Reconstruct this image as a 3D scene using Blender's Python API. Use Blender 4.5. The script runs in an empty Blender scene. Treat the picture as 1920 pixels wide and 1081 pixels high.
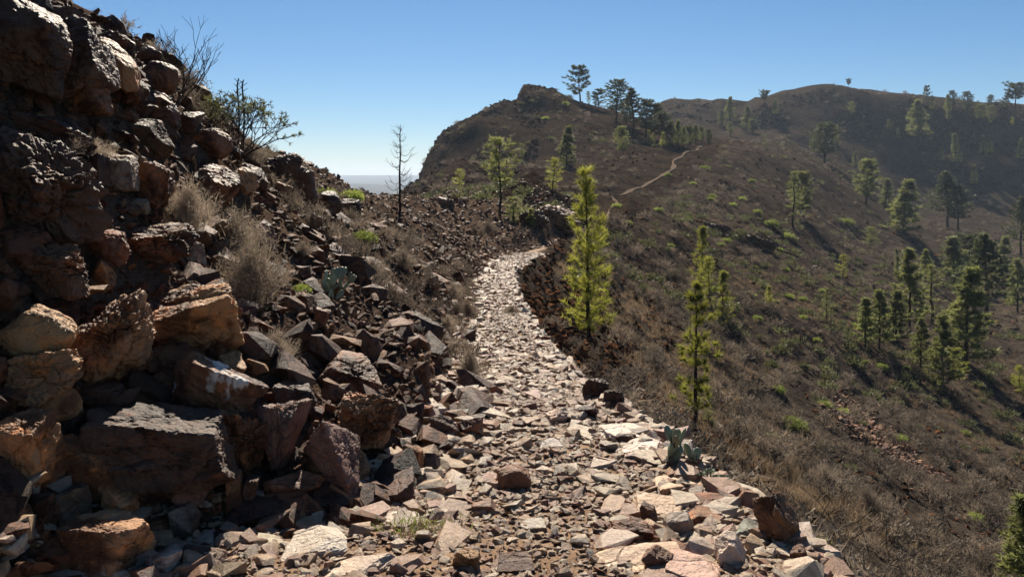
import bpy, bmesh, math, random
import numpy as np
from mathutils import Vector, Matrix, Euler

# ------------------------------------------------------------------ camera, sky, sun, exposure
S = bpy.context.scene
COL = S.collection
F = 1507.0            # focal length in photo pixels (photo is 1920 x 1081)
HZ = 330.0            # row of the horizon in the photo
EYE = 1.65

cam = bpy.data.cameras.new('camera')
cam.sensor_width = 36.0
cam.lens = F / 1920 * 36.0
cam.shift_y = -(540.5 - HZ) / 1920
cam.clip_start = 0.05
cam.clip_end = 60000
camo = bpy.data.objects.new('camera', cam)
camo.location = (0, 0, EYE)
camo.rotation_euler = (math.radians(90), 0, 0)
COL.objects.link(camo)
S.camera = camo

SUN_EL = math.radians(40)
SUN_AZ = math.radians(-4)      # from straight ahead (+Y), positive to the right
world = bpy.data.worlds.new('World')
S.world = world
world.use_nodes = True
wn = world.node_tree
sky = wn.nodes.new('ShaderNodeTexSky')
sky.sky_type = 'NISHITA'
sky.sun_disc = False
sky.sun_elevation = SUN_EL
sky.sun_rotation = SUN_AZ
sky.altitude = 1200
sky.air_density = 1.0
sky.dust_density = 0.25
sky.ozone_density = 6.0
hsv = wn.nodes.new('ShaderNodeHueSaturation')
hsv.inputs['Hue'].default_value = 0.497
hsv.inputs['Saturation'].default_value = 1.12
bg = wn.nodes['Background']
wn.links.new(sky.outputs[0], hsv.inputs['Color'])
wn.links.new(hsv.outputs[0], bg.inputs[0])
bg.inputs[1].default_value = 0.044

sd = bpy.data.lights.new('sun', 'SUN')
sd.energy = 5.0
sd.angle = math.radians(0.5)
sd.color = (1.0, 0.90, 0.75)
so = bpy.data.objects.new('sun', sd)
to_sun = Vector((math.sin(SUN_AZ) * math.cos(SUN_EL), math.cos(SUN_AZ) * math.cos(SUN_EL), math.sin(SUN_EL)))
so.rotation_euler = to_sun.to_track_quat('Z', 'Y').to_euler()
COL.objects.link(so)

vs = S.view_settings
vs.view_transform = 'Standard'
vs.look = 'None'
vs.gamma = 1
vs.exposure = 0.95
vs.use_curve_mapping = False
try:
    S.cycles.max_bounces = 6
    S.cycles.diffuse_bounces = 4
    S.cycles.transmission_bounces = 4
    S.cycles.volume_bounces = 0
    S.cycles.use_denoising = True
except Exception:
    pass

# ------------------------------------------------------------------ noise helpers
def _hash(ix, iy, iz, seed):
    h = (ix.astype(np.int64) * 374761393 + iy.astype(np.int64) * 668265263 + iz.astype(np.int64) * 2147483647 + seed * 974634541) & 0xffffffff
    h = ((h ^ (h >> 13)) * 1274126177) & 0xffffffff
    h = ((h ^ (h >> 15)) * 2246822519) & 0xffffffff
    return (h ^ (h >> 16)) & 0xffffffff

def vn3(p, seed=0):
    """smooth value noise in -1..1 at points p (N,3)"""
    f = np.floor(p)
    t = p - f
    t = t * t * t * (t * (t * 6 - 15) + 10)
    i = f.astype(np.int64)
    r = 0
    for a in (0, 1):
        wa = t[:, 0] if a else 1 - t[:, 0]
        for b in (0, 1):
            wb = t[:, 1] if b else 1 - t[:, 1]
            for c in (0, 1):
                wc = t[:, 2] if c else 1 - t[:, 2]
                r = r + wa * wb * wc * (_hash(i[:, 0] + a, i[:, 1] + b, i[:, 2] + c, seed) / 2147483648.0 - 1)
    return r

def vn2(x, y, seed=0):
    fx = np.floor(x); fy = np.floor(y)
    tx = x - fx; ty = y - fy
    tx = tx * tx * tx * (tx * (tx * 6 - 15) + 10); ty = ty * ty * ty * (ty * (ty * 6 - 15) + 10)
    ix = fx.astype(np.int64); iy = fy.astype(np.int64); z = np.zeros_like(ix)
    g = lambda a, b: _hash(ix + a, iy + b, z, seed) / 2147483648.0 - 1
    return (g(0, 0) * (1 - tx) + g(1, 0) * tx) * (1 - ty) + (g(0, 1) * (1 - tx) + g(1, 1) * tx) * ty

def sstep(a, b, x):
    t = np.clip((x - a) / (b - a), 0, 1)
    return t * t * (3 - 2 * t)

# ------------------------------------------------------------------ terrain: cross sections at set distances
# every section lists rails as (photo column, photo row) at that distance:
# 0 far left, 1 top of bank, 2,3 bank, 4 foot of bank = left edge of path, 5 right edge of path, 6..10 slope falling to the valley
def M(d, pts):
    return [(960 + F * x / d, HZ - F * z / d) for x, z in pts]
DROP = [(0.9, -0.95), (5, -4.0), (14, -8.8), (38, -16), (110, -21)]
SEC = []
def near(d, left, r5):
    x5 = (r5[0] - 960) / F * d
    z5 = -(r5[1] - HZ) / F * d
    right = M(d, [(x5 + t, z5 + q) for t, q in DROP])
    SEC.append((d, left + [r5] + right))
flat = [(-9, 3.2), (-4.4, 1.5), (-3.3, 0.0), (-2.6, -1.1), (-2.1, -1.6)]
near(0.5, M(0.5, flat), M(0.5, [(1.25, -1.64)])[0])
near(1.5, M(1.5, flat), M(1.5, [(1.22, -1.64)])[0])
near(3.0, M(3.0, [(-7, 3.2), (-3.7, 1.5), (-2.9, 0.0), (-2.3, -1.1), (-1.9, -1.6)]), (1620, 1158))
near(3.6, [(-900, -500), (-330, 100), (-150, 560), (60, 880), (230, 1010)], (1550, 1026))
near(4.2, [(-500, -300), (-70, 350), (170, 720), (400, 885), (690, 947)], (1440, 941))
near(5.0, [(-250, -250), (30, 170), (300, 560), (585, 775), (812, 850)], (1290, 842))
near(6.0, [(-150, -200), (150, 65), (400, 470), (660, 680), (845, 771)], (1195, 771))
near(8.0, [(50, -20), (290, 130), (500, 390), (720, 585), (868, 695)], (1085, 694))
near(12., [(200, 150), (395, 250), (600, 410), (765, 525), (874, 606)], (996, 600))
near(18., [(300, 220), (520, 308), (680, 420), (800, 488), (892, 540)], (966, 538))
near(24., [(400, 300), (600, 358), (730, 418), (845, 470), (914, 504)], (964, 504))
near(32., [(480, 370), (660, 380), (780, 430), (870, 460), (945, 482)], (1012, 483))
near(44., [(560, 430), (690, 396), (800, 408), (930, 436), (1030, 466)], (1075, 466))
def far(d, *p):
    SEC.append((d, list(p)))
far(60, (600, 480), (740, 408), (870, 388), (1000, 392), (1115, 436), (1150, 434), (1250, 477), (1400, 560), (1620, 680), (1900, 790), (3000, 850))
far(90, (600, 600), (748, 388), (860, 366), (1000, 372), (1145, 370), (1165, 369), (1260, 397), (1400, 452), (1600, 560), (1900, 650), (3000, 680))
far(112, (600, 660), (752, 372), (872, 346), (1030, 350), (1198, 350), (1214, 349), (1300, 366), (1410, 412), (1600, 518), (1870, 610), (3000, 625))
far(130, (600, 720), (760, 354), (890, 318), (1050, 322), (1250, 319), (1263, 318), (1340, 335), (1420, 372), (1600, 480), (1850, 575), (3000, 575))
far(146, (610, 720), (776, 330), (905, 294), (1062, 296), (1256, 302), (1268, 302), (1352, 320), (1436, 354), (1608, 460), (1850, 548), (3000, 548))
far(170, (620, 720), (800, 294), (930, 258), (1080, 258), (1296, 284), (1308, 284), (1380, 296), (1460, 325), (1620, 428), (1850, 510), (3000, 510))
far(200, (700, 620), (852, 240), (968, 200), (1060, 206), (1320, 269), (1340, 269), (1430, 283), (1520, 320), (1680, 428), (1880, 475), (3000, 475))
far(218, (760, 560), (925, 218), (988, 178), (1090, 188), (1300, 268), (1340, 268), (1440, 281), (1530, 316), (1690, 426), (1890, 462), (3000, 460))
far(255, (780, 520), (910, 300), (1000, 200), (1180, 244), (1310, 262), (1370, 270), (1460, 277), (1560, 318), (1720, 415), (1900, 440), (3000, 430))
far(300, (700, 480), (880, 400), (1090, 330), (1225, 262), (1330, 262), (1400, 266), (1470, 272), (1580, 318), (1720, 398), (1900, 408), (3000, 395))
far(335, (700, 480), (880, 430), (1110, 340), (1232, 245), (1330, 246), (1405, 254), (1462, 264), (1580, 286), (1720, 318), (1900, 328), (3000, 320))
far(374, (700, 480), (880, 440), (1120, 345), (1238, 208), (1330, 201), (1400, 190), (1448, 175), (1580, 167), (1720, 180), (1910, 196), (3000, 215))
far(450, (700, 450), (880, 440), (1130, 340), (1245, 195), (1330, 191), (1400, 196), (1470, 186), (1580, 180), (1720, 195), (1910, 210), (3000, 230))
far(600, (700, 440), (880, 440), (1130, 400), (1245, 340), (1330, 330), (1400, 330), (1470, 330), (1580, 330), (1720, 330), (1910, 330), (3000, 330))
far(1400, (0, 405), (560, 405), (700, 405), (800, 405), (900, 400), (1100, 400), (1300, 400), (1580, 400), (1720, 400), (1910, 400), (3000, 400))
far(2600, (0, 352), (540, 352), (640, 354), (700, 358), (760, 366), (900, 366), (1300, 366), (1580, 366), (1720, 366), (1910, 366), (3000, 366))
far(3200, (0, 337), (540, 335), (600, 336), (680, 339), (770, 345), (900, 348), (1300, 348), (1580, 348), (1720, 348), (1910, 348), (3000, 348))
far(4200, (0, 350), (540, 350), (600, 350), (680, 350), (770, 350), (900, 348), (1300, 348), (1580, 348), (1720, 348), (1910, 348), (3000, 348))
far(6500, (0, 328), (540, 328), (600, 327), (680, 325), (770, 325), (900, 326), (1300, 328), (1580, 328), (1720, 328), (1910, 328), (3000, 328))
far(8200, (0, 329), (540, 329), (600, 329), (680, 329), (770, 329), (900, 329), (1300, 329), (1580, 329), (1720, 329), (1910, 329), (3000, 329))

gp = np.concatenate([np.linspace(-1600, -120, 70), np.linspace(-117, 2037, 680), np.linspace(2050, 3500, 60)])
gd = np.concatenate([np.exp(np.linspace(math.log(0.5), math.log(2.6), 40))[:-1], np.exp(np.linspace(math.log(2.6), math.log(460), 500)), np.exp(np.linspace(math.log(460), math.log(8200), 56))[1:]])
LD = np.log(gd)
sec_l = np.log(np.array([s[0] for s in SEC]))
sec_p = np.array([[q[0] for q in s[1]] for s in SEC])
sec_r = np.array([[q[1] for q in s[1]] for s in SEC])
NR = sec_p.shape[1]
rail_p = np.stack([np.interp(LD, sec_l, sec_p[:, k]) for k in range(NR)], 1)
# rows interpolated as slope-space values so that near sections stay straight
rail_r = np.stack([np.interp(LD, sec_l, sec_r[:, k]) for k in range(NR)], 1)
near_m = gd < 3.0
for k in range(NR):      # in front of the first section in view the ground is interpolated in metres
    X = (sec_p[:, k] - 960) / F * np.exp(sec_l); Z = -(sec_r[:, k] - HZ) / F * np.exp(sec_l)
    x = np.interp(gd, np.exp(sec_l), X); z = np.interp(gd, np.exp(sec_l), Z)
    rail_p[near_m, k] = 960 + F * x[near_m] / gd[near_m]
    rail_r[near_m, k] = HZ - F * z[near_m] / gd[near_m]
ROW = np.stack([np.interp(gp, rail_p[j], rail_r[j]) for j in range(len(gd))])       # (depth, column)
RAIL = np.stack([np.interp(gp, rail_p[j], np.arange(NR)) for j in range(len(gd))])
Zg = EYE - (ROW - HZ) / F * gd[:, None]
def blur(a, n):
    for _ in range(n):
        b = a.copy()
        b[1:-1] = (a[:-2] + 2 * a[1:-1] + a[2:]) / 4
        c = b.copy()
        c[:, 1:-1] = (b[:, :-2] + 2 * b[:, 1:-1] + b[:, 2:]) / 4
        a = c
    return a
SLO = blur((Zg - EYE) / gd[:, None], 14)
Zg = EYE + SLO * gd[:, None]
Xg = (gp[None, :] - 960) / F * gd[:, None]
Yg = np.repeat(gd[:, None], len(gp), 1)
RAIL = blur(RAIL, 3)
def cumsoft():
    x = Xg.ravel(); y = Yg.ravel(); d = y; rl = RAIL.ravel()
    on_path = sstep(3.75, 4.0, rl) * (1 - sstep(5.0, 5.2, rl)) * (d < 200)
    bank = (1 - sstep(3.6, 4.1, rl)) * (1 - sstep(40, 60, d))
    knoll_cliff = np.clip(1 - np.abs(rl - 1.6) / 1.6, 0, 1) * sstep(60, 110, d) * (1 - sstep(260, 330, d))
    ridge = sstep(270, 330, d) * (1 - sstep(430, 520, d))
    outcrop = np.clip(1 - np.abs(rl - 3.0) / 0.8, 0, 1) * sstep(44, 56, d) * (1 - sstep(75, 90, d))
    z = np.zeros_like(x)
    lam = 0.16; k = 0
    while lam < 90:
        fade = sstep(1.2, 3.5, lam / (0.0108 * d + 0.01))
        a = 0.028 + 0.065 * sstep(6, 30, d) * (lam > 0.4) * (lam < 12) + 0.075 * bank * (lam < 2.5) + 0.07 * knoll_cliff + 0.085 * ridge * (lam < 30) + 0.11 * outcrop * (lam < 20)
        a = a * (1 - 0.8 * on_path) * np.where(lam > 6, 0.2 + 0.8 * sstep(20, 70, d), 1)
        n = vn2(x / lam + 13.7 * k, y / lam - 7.1 * k, 5 + k)
        rid = 1 - 2 * np.abs(vn2(x / lam + 3.1 * k, y / lam + 9.9 * k, 50 + k))
        rocky = np.clip(bank + knoll_cliff + ridge + outcrop, 0, 1)
        z += fade * a * lam * (n * (1 - 0.6 * rocky) + rid * 0.6 * rocky)
        lam *= 1.9; k += 1
    # ledges on the cliff of the far ridge and the knoll
    led = np.clip(knoll_cliff + ridge, 0, 1)
    z += led * 1.1 * vn2((Zg.ravel() + 0.25 * x) / 5.0, x / 60.0, 91) * sstep(60, 140, d)
    pxx = 960 + F * x / d
    z += 3.6 * sstep(964, 980, pxx + 6 * vn2(d / 6, pxx / 40, 77)) * (1 - sstep(1010, 1095, pxx)) * sstep(194, 202, d) * (1 - sstep(222, 236, d))
    return z.reshape(Xg.shape)
Zg = Zg + cumsoft()
PY = HZ - F * (Zg - EYE) / gd[:, None]        # row of every grid vertex in the photo

def grid_lookup(A, px, ld):
    j = np.clip(np.interp(ld, LD, np.arange(len(LD))), 0, len(LD) - 1.001)
    i = np.clip(np.interp(px, gp, np.arange(len(gp))), 0, len(gp) - 1.001)
    j0 = j.astype(int); i0 = i.astype(int); fj = j - j0; fi = i - i0
    return (A[j0, i0] * (1 - fj) * (1 - fi) + A[j0 + 1, i0] * fj * (1 - fi) + A[j0, i0 + 1] * (1 - fj) * fi + A[j0 + 1, i0 + 1] * fj * fi)
def ground_z(x, y):
    x = np.atleast_1d(np.asarray(x, float)); y = np.maximum(np.atleast_1d(np.asarray(y, float)), 0.51)
    return grid_lookup(Zg, 960 + F * x / y, np.log(y))
def hit(px, py, dmin=2.0):
    """first point of the ground seen at photo pixel (px, py)"""
    i = np.interp(px, gp, np.arange(len(gp))); i0 = int(i); f = i - i0
    col = PY[:, i0] * (1 - f) + PY[:, min(i0 + 1, len(gp) - 1)] * f
    ok = np.where((col <= py) & (gd > dmin))[0]
    if len(ok) == 0:
        ok = [int(np.argmin(np.where((gd > dmin) & (gd < 460), col, 1e9)))]
    j = int(ok[0])
    d = gd[j]
    if j > 0 and gd[j - 1] > dmin and col[j - 1] > py > col[j]:
        t = (col[j - 1] - py) / (col[j - 1] - col[j]); d = math.exp(LD[j - 1] * (1 - t) + LD[j] * t)
    x = (px - 960) / F * d
    return Vector((x, d, float(ground_z(x, d)[0])))

# ------------------------------------------------------------------ materials
class NT:
    def __init__(self, name):
        self.m = bpy.data.materials.new(name); self.m.use_nodes = True
        self.t = self.m.node_tree
        self.b = self.t.nodes['Principled BSDF']; self.out = self.t.nodes['Material Output']
    def n(self, typ, **kw):
        nd = self.t.nodes.new(typ)
        for k, v in kw.items():
            if k.startswith('i_'):
                key = k[2:]
                nd.inputs[int(key) if key.isdigit() else key].default_value = v
            else:
                setattr(nd, k, v)
        return nd
    def l(self, a, b):
        self.t.links.new(a, b)
    def coord(self, kind='Object', scale=(1, 1, 1), rnd=None):
        tc = self.n('ShaderNodeTexCoord')
        mp = self.n('ShaderNodeMapping'); mp.inputs['Scale'].default_value = scale
        self.l(tc.outputs[kind], mp.inputs[0])
        if rnd is not None:
            v = self.n('ShaderNodeVectorMath', operation='SCALE'); v.inputs[0].default_value = (37, 91, 53)
            self.l(rnd, v.inputs['Scale']); self.l(v.outputs[0], mp.inputs['Location'])
        return mp.outputs[0]
    def noise(self, co, scale, detail=5, rough=0.6, dist=0.0):
        nd = self.n('ShaderNodeTexNoise'); nd.inputs['Scale'].default_value = scale
        nd.inputs['Detail'].default_value = detail; nd.inputs['Roughness'].default_value = rough; nd.inputs['Distortion'].default_value = dist
        self.l(co, nd.inputs['Vector']); return nd.outputs['Fac']
    def ramp(self, fac, a, b):
        nd = self.n('ShaderNodeMapRange'); nd.inputs['From Min'].default_value = a; nd.inputs['From Max'].default_value = b
        nd.interpolation_type = 'SMOOTHSTEP'
        self.l(fac, nd.inputs['Value']); return nd.outputs[0]
    def mix(self, fac, a, b, blend='MIX'):
        nd = self.n('ShaderNodeMix', data_type='RGBA', blend_type=blend)
        if isinstance(fac, (int, float)): nd.inputs['Factor'].default_value = fac
        else: self.l(fac, nd.inputs['Factor'])
        for s, v in (('A', a), ('B', b)):
            sock = [q for q in nd.inputs if q.name == s and q.type == 'RGBA'][0]
            if isinstance(v, tuple): sock.default_value = (*v, 1) if len(v) == 3 else v
            else: self.l(v, sock)
        return [q for q in nd.outputs if q.type == 'RGBA'][0]
    def bump(self, h, strength, dist, prev=None):
        nd = self.n('ShaderNodeBump'); nd.inputs['Strength'].default_value = strength; nd.inputs['Distance'].default_value = dist
        self.l(h, nd.inputs['Height'])
        if prev is not None: self.l(prev, nd.inputs['Normal'])
        return nd.outputs[0]

def mat_ground(name, cols, scale=1.0, rough=0.95, bump=1.0, lo=0.42, hi=0.58, spec=0.0):
    t = NT(name); co = t.coord()
    n1 = t.noise(co, 0.05 * scale, 6, 0.6); n2 = t.noise(co, 0.4 * scale, 7, 0.65); n3 = t.noise(co, 3.0 * scale, 6, 0.7); n4 = t.noise(co, 14 * scale, 4, 0.7)
    c = t.mix(t.ramp(n1, 0.4, 0.6), cols[0], cols[1])
    c = t.mix(t.ramp(n2, lo, hi), c, cols[2])
    c = t.mix(t.ramp(n3, 0.48, 0.66), c, cols[3])
    c = t.mix(t.ramp(n4, 0.56, 0.72), c, cols[4])
    t.l(c, t.b.inputs['Base Color']); t.b.inputs['Roughness'].default_value = rough
    b = t.bump(n2, 0.6 * bump, 1.2 / scale); b = t.bump(n3, 0.7 * bump, 0.3 / scale, b); b = t.bump(n4, 0.8 * bump, 0.06 / scale, b)
    t.l(b, t.b.inputs['Normal'])
    t.b.inputs['Specular IOR Level'].default_value = spec
    return t.m

SOIL = (0.115, 0.07, 0.045); DARK = (0.036, 0.027, 0.022); STRAW = (0.20, 0.145, 0.088); RUST = (0.135, 0.07, 0.042); GREY = (0.15, 0.13, 0.11)
m_bank = mat_ground('bank_soil', [(0.105, 0.070, 0.049), (0.119, 0.075, 0.051), (0.059, 0.041, 0.031), (0.139, 0.095, 0.068), (0.174, 0.126, 0.092)], 2.5)
m_slope = mat_ground('dry_slope', [(0.072, 0.056, 0.043), (0.089, 0.070, 0.053), (0.040, 0.031, 0.026), (0.121, 0.095, 0.071), (0.028, 0.025, 0.021)], 1.0, bump=1.4)
m_hill = mat_ground('hill_ground', [(0.059, 0.043, 0.031), (0.048, 0.036, 0.027), (0.028, 0.021, 0.017), (0.085, 0.062, 0.046), (0.021, 0.019, 0.015)], 0.5, bump=1.4)
m_ridge = mat_ground('ridge_rock', [(0.076, 0.057, 0.043), (0.058, 0.045, 0.034), (0.041, 0.032, 0.025), (0.103, 0.077, 0.056), (0.033, 0.031, 0.022)], 0.3, bump=1.5)
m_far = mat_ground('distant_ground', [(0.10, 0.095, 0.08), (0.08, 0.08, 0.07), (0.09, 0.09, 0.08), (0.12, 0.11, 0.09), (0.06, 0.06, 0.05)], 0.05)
m_path = mat_ground('path_dust', [(0.249, 0.155, 0.093), (0.290, 0.186, 0.112), (0.176, 0.104, 0.060), (0.332, 0.218, 0.135), (0.114, 0.070, 0.044)], 6.0, rough=0.8, bump=0.8, spec=0.1)

m_track = mat_ground('track_dirt', [(0.17, 0.128, 0.094), (0.2, 0.152, 0.112), (0.12, 0.09, 0.067), (0.23, 0.175, 0.13), (0.07, 0.054, 0.042)], 1.5)

def mat_rock(name='weathered_rock', pale=0.0, spec=0.5, rough=0.5, fixed=None, mild=False):
    t = NT(name)
    oi = t.n('ShaderNodeObjectInfo')
    co = t.coord('Object', rnd=oi.outputs['Random'])
    n1 = t.noise(co, 2.2, 6, 0.62, 0.6); n2 = t.noise(co, 6.5, 8, 0.68); n3 = t.noise(co, 28, 5, 0.7)
    st = t.n('ShaderNodeMapping'); st.inputs['Scale'].default_value = (2.5, 2.5, 17); st.inputs['Rotation'].default_value = (0.35, 0.5, 0)
    t.l(co, st.inputs[0]); ns = t.noise(st.outputs[0], 1.0, 4, 0.6)
    base = oi.outputs['Color']
    if fixed:
        rg = t.n('ShaderNodeRGB'); rg.outputs[0].default_value = (*fixed, 1); hv = t.n('ShaderNodeHueSaturation'); mv = t.n('ShaderNodeMapRange'); mv.inputs['To Min'].default_value = 0.75; mv.inputs['To Max'].default_value = 1.2
        t.l(oi.outputs['Random'], mv.inputs['Value']); t.l(mv.outputs[0], hv.inputs['Value']); t.l(rg.outputs[0], hv.inputs['Color']); base = hv.outputs[0]
    c = t.mix(t.ramp(n1, 0.48, 0.60), base, t.mix(1.0, base, (0.72, 0.66, 0.62) if mild else (0.3, 0.235, 0.21), 'MULTIPLY'))
    c = t.mix(t.ramp(n2, 0.52, 0.68), c, t.mix(1.0, base, (1.15, 1.06, 0.95) if mild else (1.5, 1.12, 0.8), 'MULTIPLY'))
    c = t.mix(t.ramp(n2, 0.45, 0.33), c, t.mix(1.0, base, (0.8, 0.77, 0.75) if mild else (0.5, 0.46, 0.46), 'MULTIPLY'))
    c = t.mix(t.ramp(n3, 0.60, 0.74), c, t.mix(1.0, base, (0.75, 0.7, 0.66) if mild else (0.45, 0.42, 0.4), 'MULTIPLY'))
    c = t.mix(t.ramp(ns, 0.58, 0.72), c, t.mix(1.0, base, (0.85, 0.78, 0.72) if mild else (0.6, 0.5, 0.45), 'MULTIPLY'))
    if pale:
        p = t.ramp(t.noise(co, 2.6, 5, 0.6, 0.4), 0.5, 0.56)
        c = t.mix(p, c, (0.62, 0.57, 0.52))
    t.l(c, t.b.inputs['Base Color'])
    r = t.n('ShaderNodeMapRange'); r.inputs['To Min'].default_value = rough - 0.12; r.inputs['To Max'].default_value = rough + 0.2
    t.l(n2, r.inputs['Value']); t.l(r.outputs[0], t.b.inputs['Roughness'])
    t.b.inputs['Specular IOR Level'].default_value = spec
    vo = t.n('ShaderNodeTexVoronoi', feature='DISTANCE_TO_EDGE'); vo.inputs['Scale'].default_value = 3.2
    wv = t.n('ShaderNodeMix', data_type='VECTOR'); wv.inputs['Factor'].default_value = 0.12
    nc = t.n('ShaderNodeTexNoise'); nc.inputs['Scale'].default_value = 5; t.l(co, nc.inputs['Vector'])
    vsock = [q for q in wv.inputs if q.type == 'VECTOR' and q.name in 'AB']
    t.l(co, vsock[0]); t.l(nc.outputs['Color'], vsock[1])
    t.l([q for q in wv.outputs if q.type == 'VECTOR'][0], vo.inputs['Vector'])
    crack = t.ramp(vo.outputs['Distance'], 0.0, 0.035)
    b = t.bump(crack, 0.5, 0.02); b = t.bump(ns, 0.5, 0.04, b); b = t.bump(n2, 0.9, 0.05, b); b = t.bump(n3, 0.9, 0.012, b)
    t.l(b, t.b.inputs['Normal'])
    return t.m
m_rock = mat_rock(spec=0.25)
m_rock_pale = mat_rock('pale_stained_rock', pale=1.0, spec=0.25)
m_stone = mat_rock('path_stone', spec=0.55, rough=0.42, mild=True)

def mat_leaf(name, col, trans=0.5, var=0.25, rough=0.5, tcol=None):
    t = NT(name); oi = t.n('ShaderNodeObjectInfo'); co = t.coord('Object')
    n = t.noise(co, 1.7, 3, 0.6)
    c2 = tuple(v * (1 - var) for v in col); c3 = tuple(min(1, v * (1 + var)) for v in col)
    c = t.mix(t.ramp(n, 0.35, 0.65), c2, c3)
    h = t.n('ShaderNodeHueSaturation'); mr = t.n('ShaderNodeMapRange'); mr.inputs['To Min'].default_value = 0.72; mr.inputs['To Max'].default_value = 1.25
    t.l(oi.outputs['Random'], mr.inputs['Value']); t.l(mr.outputs[0], h.inputs['Value']); t.l(c, h.inputs['Color'])
    t.l(h.outputs[0], t.b.inputs['Base Color']); t.b.inputs['Roughness'].default_value = rough
    t.b.inputs['Specular IOR Level'].default_value = 0.3
    tr = t.n('ShaderNodeBsdfTranslucent'); ms = t.n('ShaderNodeMixShader'); ms.inputs[0].default_value = trans
    if tcol:
        k = t.mix(1.0, h.outputs[0], tcol, 'MULTIPLY'); t.l(k, tr.inputs[0])
    else:
        t.l(h.outputs[0], tr.inputs[0])
    t.l(t.b.outputs[0], ms.inputs[1]); t.l(tr.outputs[0], ms.inputs[2]); t.l(ms.outputs[0], t.out.inputs[0])
    return t.m
m_needle_y = mat_leaf('young_needles', (0.34, 0.34, 0.055), 0.6, 0.3, 0.45)
m_needle = mat_leaf('pine_needles', (0.235, 0.25, 0.078), 0.55, 0.3)
m_needle_d = mat_leaf('dark_pine_needles', (0.095, 0.11, 0.04), 0.5, 0.3)
m_bush = mat_leaf('bush_leaves', (0.25, 0.29, 0.07), 0.5, 0.3)
m_bush_d = mat_leaf('olive_leaves', (0.115, 0.12, 0.052), 0.45, 0.3)
m_brush = mat_leaf('dry_brush', (0.33, 0.265, 0.2), 0.45, 0.25, 0.8)
m_scrub = mat_leaf('brown_scrub', (0.15, 0.118, 0.09), 0.3, 0.3, 0.8)
m_straw = mat_leaf('dry_straw', (0.21, 0.15, 0.095), 0.5, 0.35, 0.7)
m_twig = mat_leaf('dry_twigs', (0.26, 0.205, 0.15), 0.3, 0.3, 0.8)
m_cactus = mat_leaf('cactus_skin', (0.24, 0.28, 0.19), 0.15, 0.2, 0.35)
m_bark = mat_ground('bark', [(0.05, 0.036, 0.028), (0.07, 0.05, 0.038), (0.03, 0.022, 0.018), (0.08, 0.058, 0.045), (0.025, 0.02, 0.016)], 8.0)
m_wood = mat_ground('dead_wood', [(0.075, 0.058, 0.047), (0.10, 0.08, 0.066), (0.05, 0.038, 0.032), (0.12, 0.1, 0.085), (0.035, 0.028, 0.024)], 8.0)
m_char = mat_ground('charred_wood', [(0.03, 0.024, 0.021), (0.04, 0.033, 0.028), (0.02, 0.017, 0.015), (0.05, 0.04, 0.034), (0.015, 0.012, 0.011)], 12.0)

# ------------------------------------------------------------------ mesh helpers
def mesh_np(name, verts, faces, mat, smooth=False):
    me = bpy.data.meshes.new(name)
    verts = np.asarray(verts, np.float32); faces = np.asarray(faces, np.int32)
    k = faces.shape[1]
    me.vertices.add(len(verts)); me.vertices.foreach_set('co', verts.ravel())
    me.loops.add(faces.size); me.loops.foreach_set('vertex_index', faces.ravel())
    me.polygons.add(len(faces))
    me.polygons.foreach_set('loop_start', np.arange(0, faces.size, k, dtype=np.int32))
    me.polygons.foreach_set('loop_total', np.full(len(faces), k, np.int32))
    me.polygons.foreach_set('use_smooth', np.full(len(faces), smooth, bool))
    me.update(calc_edges=True); me.validate()
    if mat: me.materials.append(mat)
    return me
def link(name, me, parent=None, loc=(0, 0, 0), rot=(0, 0, 0), scale=(1, 1, 1)):
    o = bpy.data.objects.new(name, me); COL.objects.link(o)
    o.location = loc; o.rotation_euler = rot; o.scale = scale
    if parent: o.parent = parent
    return o
USED = {}
def tag(o, label, cat, group=None):
    o['label'] = label; o['category'] = cat
    USED[label] = USED.get(label, 0) + 1
    if group: o['group'] = group
    return o

class Geo:
    def __init__(self): self.v = []; self.f = []; self.n = 0
    def add(self, v, f):
        self.v.append(np.asarray(v, float)); self.f.append(np.asarray(f, int) + self.n); self.n += len(v)
    def tube(self, pts, rad, sides=5):
        pts = np.asarray(pts, float); rad = np.asarray(rad, float); n = len(pts)
        t = np.gradient(pts, axis=0); t /= np.linalg.norm(t, axis=1)[:, None] + 1e-9
        ref = np.array([0.31, 0.95, 0.05]) if abs(t[0, 2]) > 0.7 else np.array([0.02, 0.05, 1.0])
        a = np.cross(t, ref); a /= np.linalg.norm(a, axis=1)[:, None] + 1e-9
        b = np.cross(t, a)
        ang = np.arange(sides) * 2 * math.pi / sides
        ring = pts[:, None, :] + rad[:, None, None] * (a[:, None, :] * np.cos(ang)[None, :, None] + b[:, None, :] * np.sin(ang)[None, :, None])
        v = ring.reshape(-1, 3); f = []
        for i in range(n - 1):
            for s in range(sides):
                p = i * sides + s; q = i * sides + (s + 1) % sides
                f += [(p, q, q + sides), (p, q + sides, p + sides)]
        self.add(v, f)
    def blades(self, base, tip, width, rng):
        """thin triangles from base to tip"""
        base = np.asarray(base); tip = np.asarray(tip); n = len(base)
        d = tip - base
        s = np.cross(d, rng.normal(size=(n, 3))); s /= np.linalg.norm(s, axis=1)[:, None] + 1e-9
        w = np.asarray(width) if np.ndim(width) else np.full(n, width)
        v = np.empty((n, 3, 3)); v[:, 0] = base - s * w[:, None] / 2; v[:, 1] = base + s * w[:, None] / 2; v[:, 2] = tip
        self.add(v.reshape(-1, 3), np.arange(3 * n).reshape(-1, 3))
    def mesh(self, name, mat, smooth=False):
        return mesh_np(name, np.concatenate(self.v), np.concatenate(self.f), mat, smooth)

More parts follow.
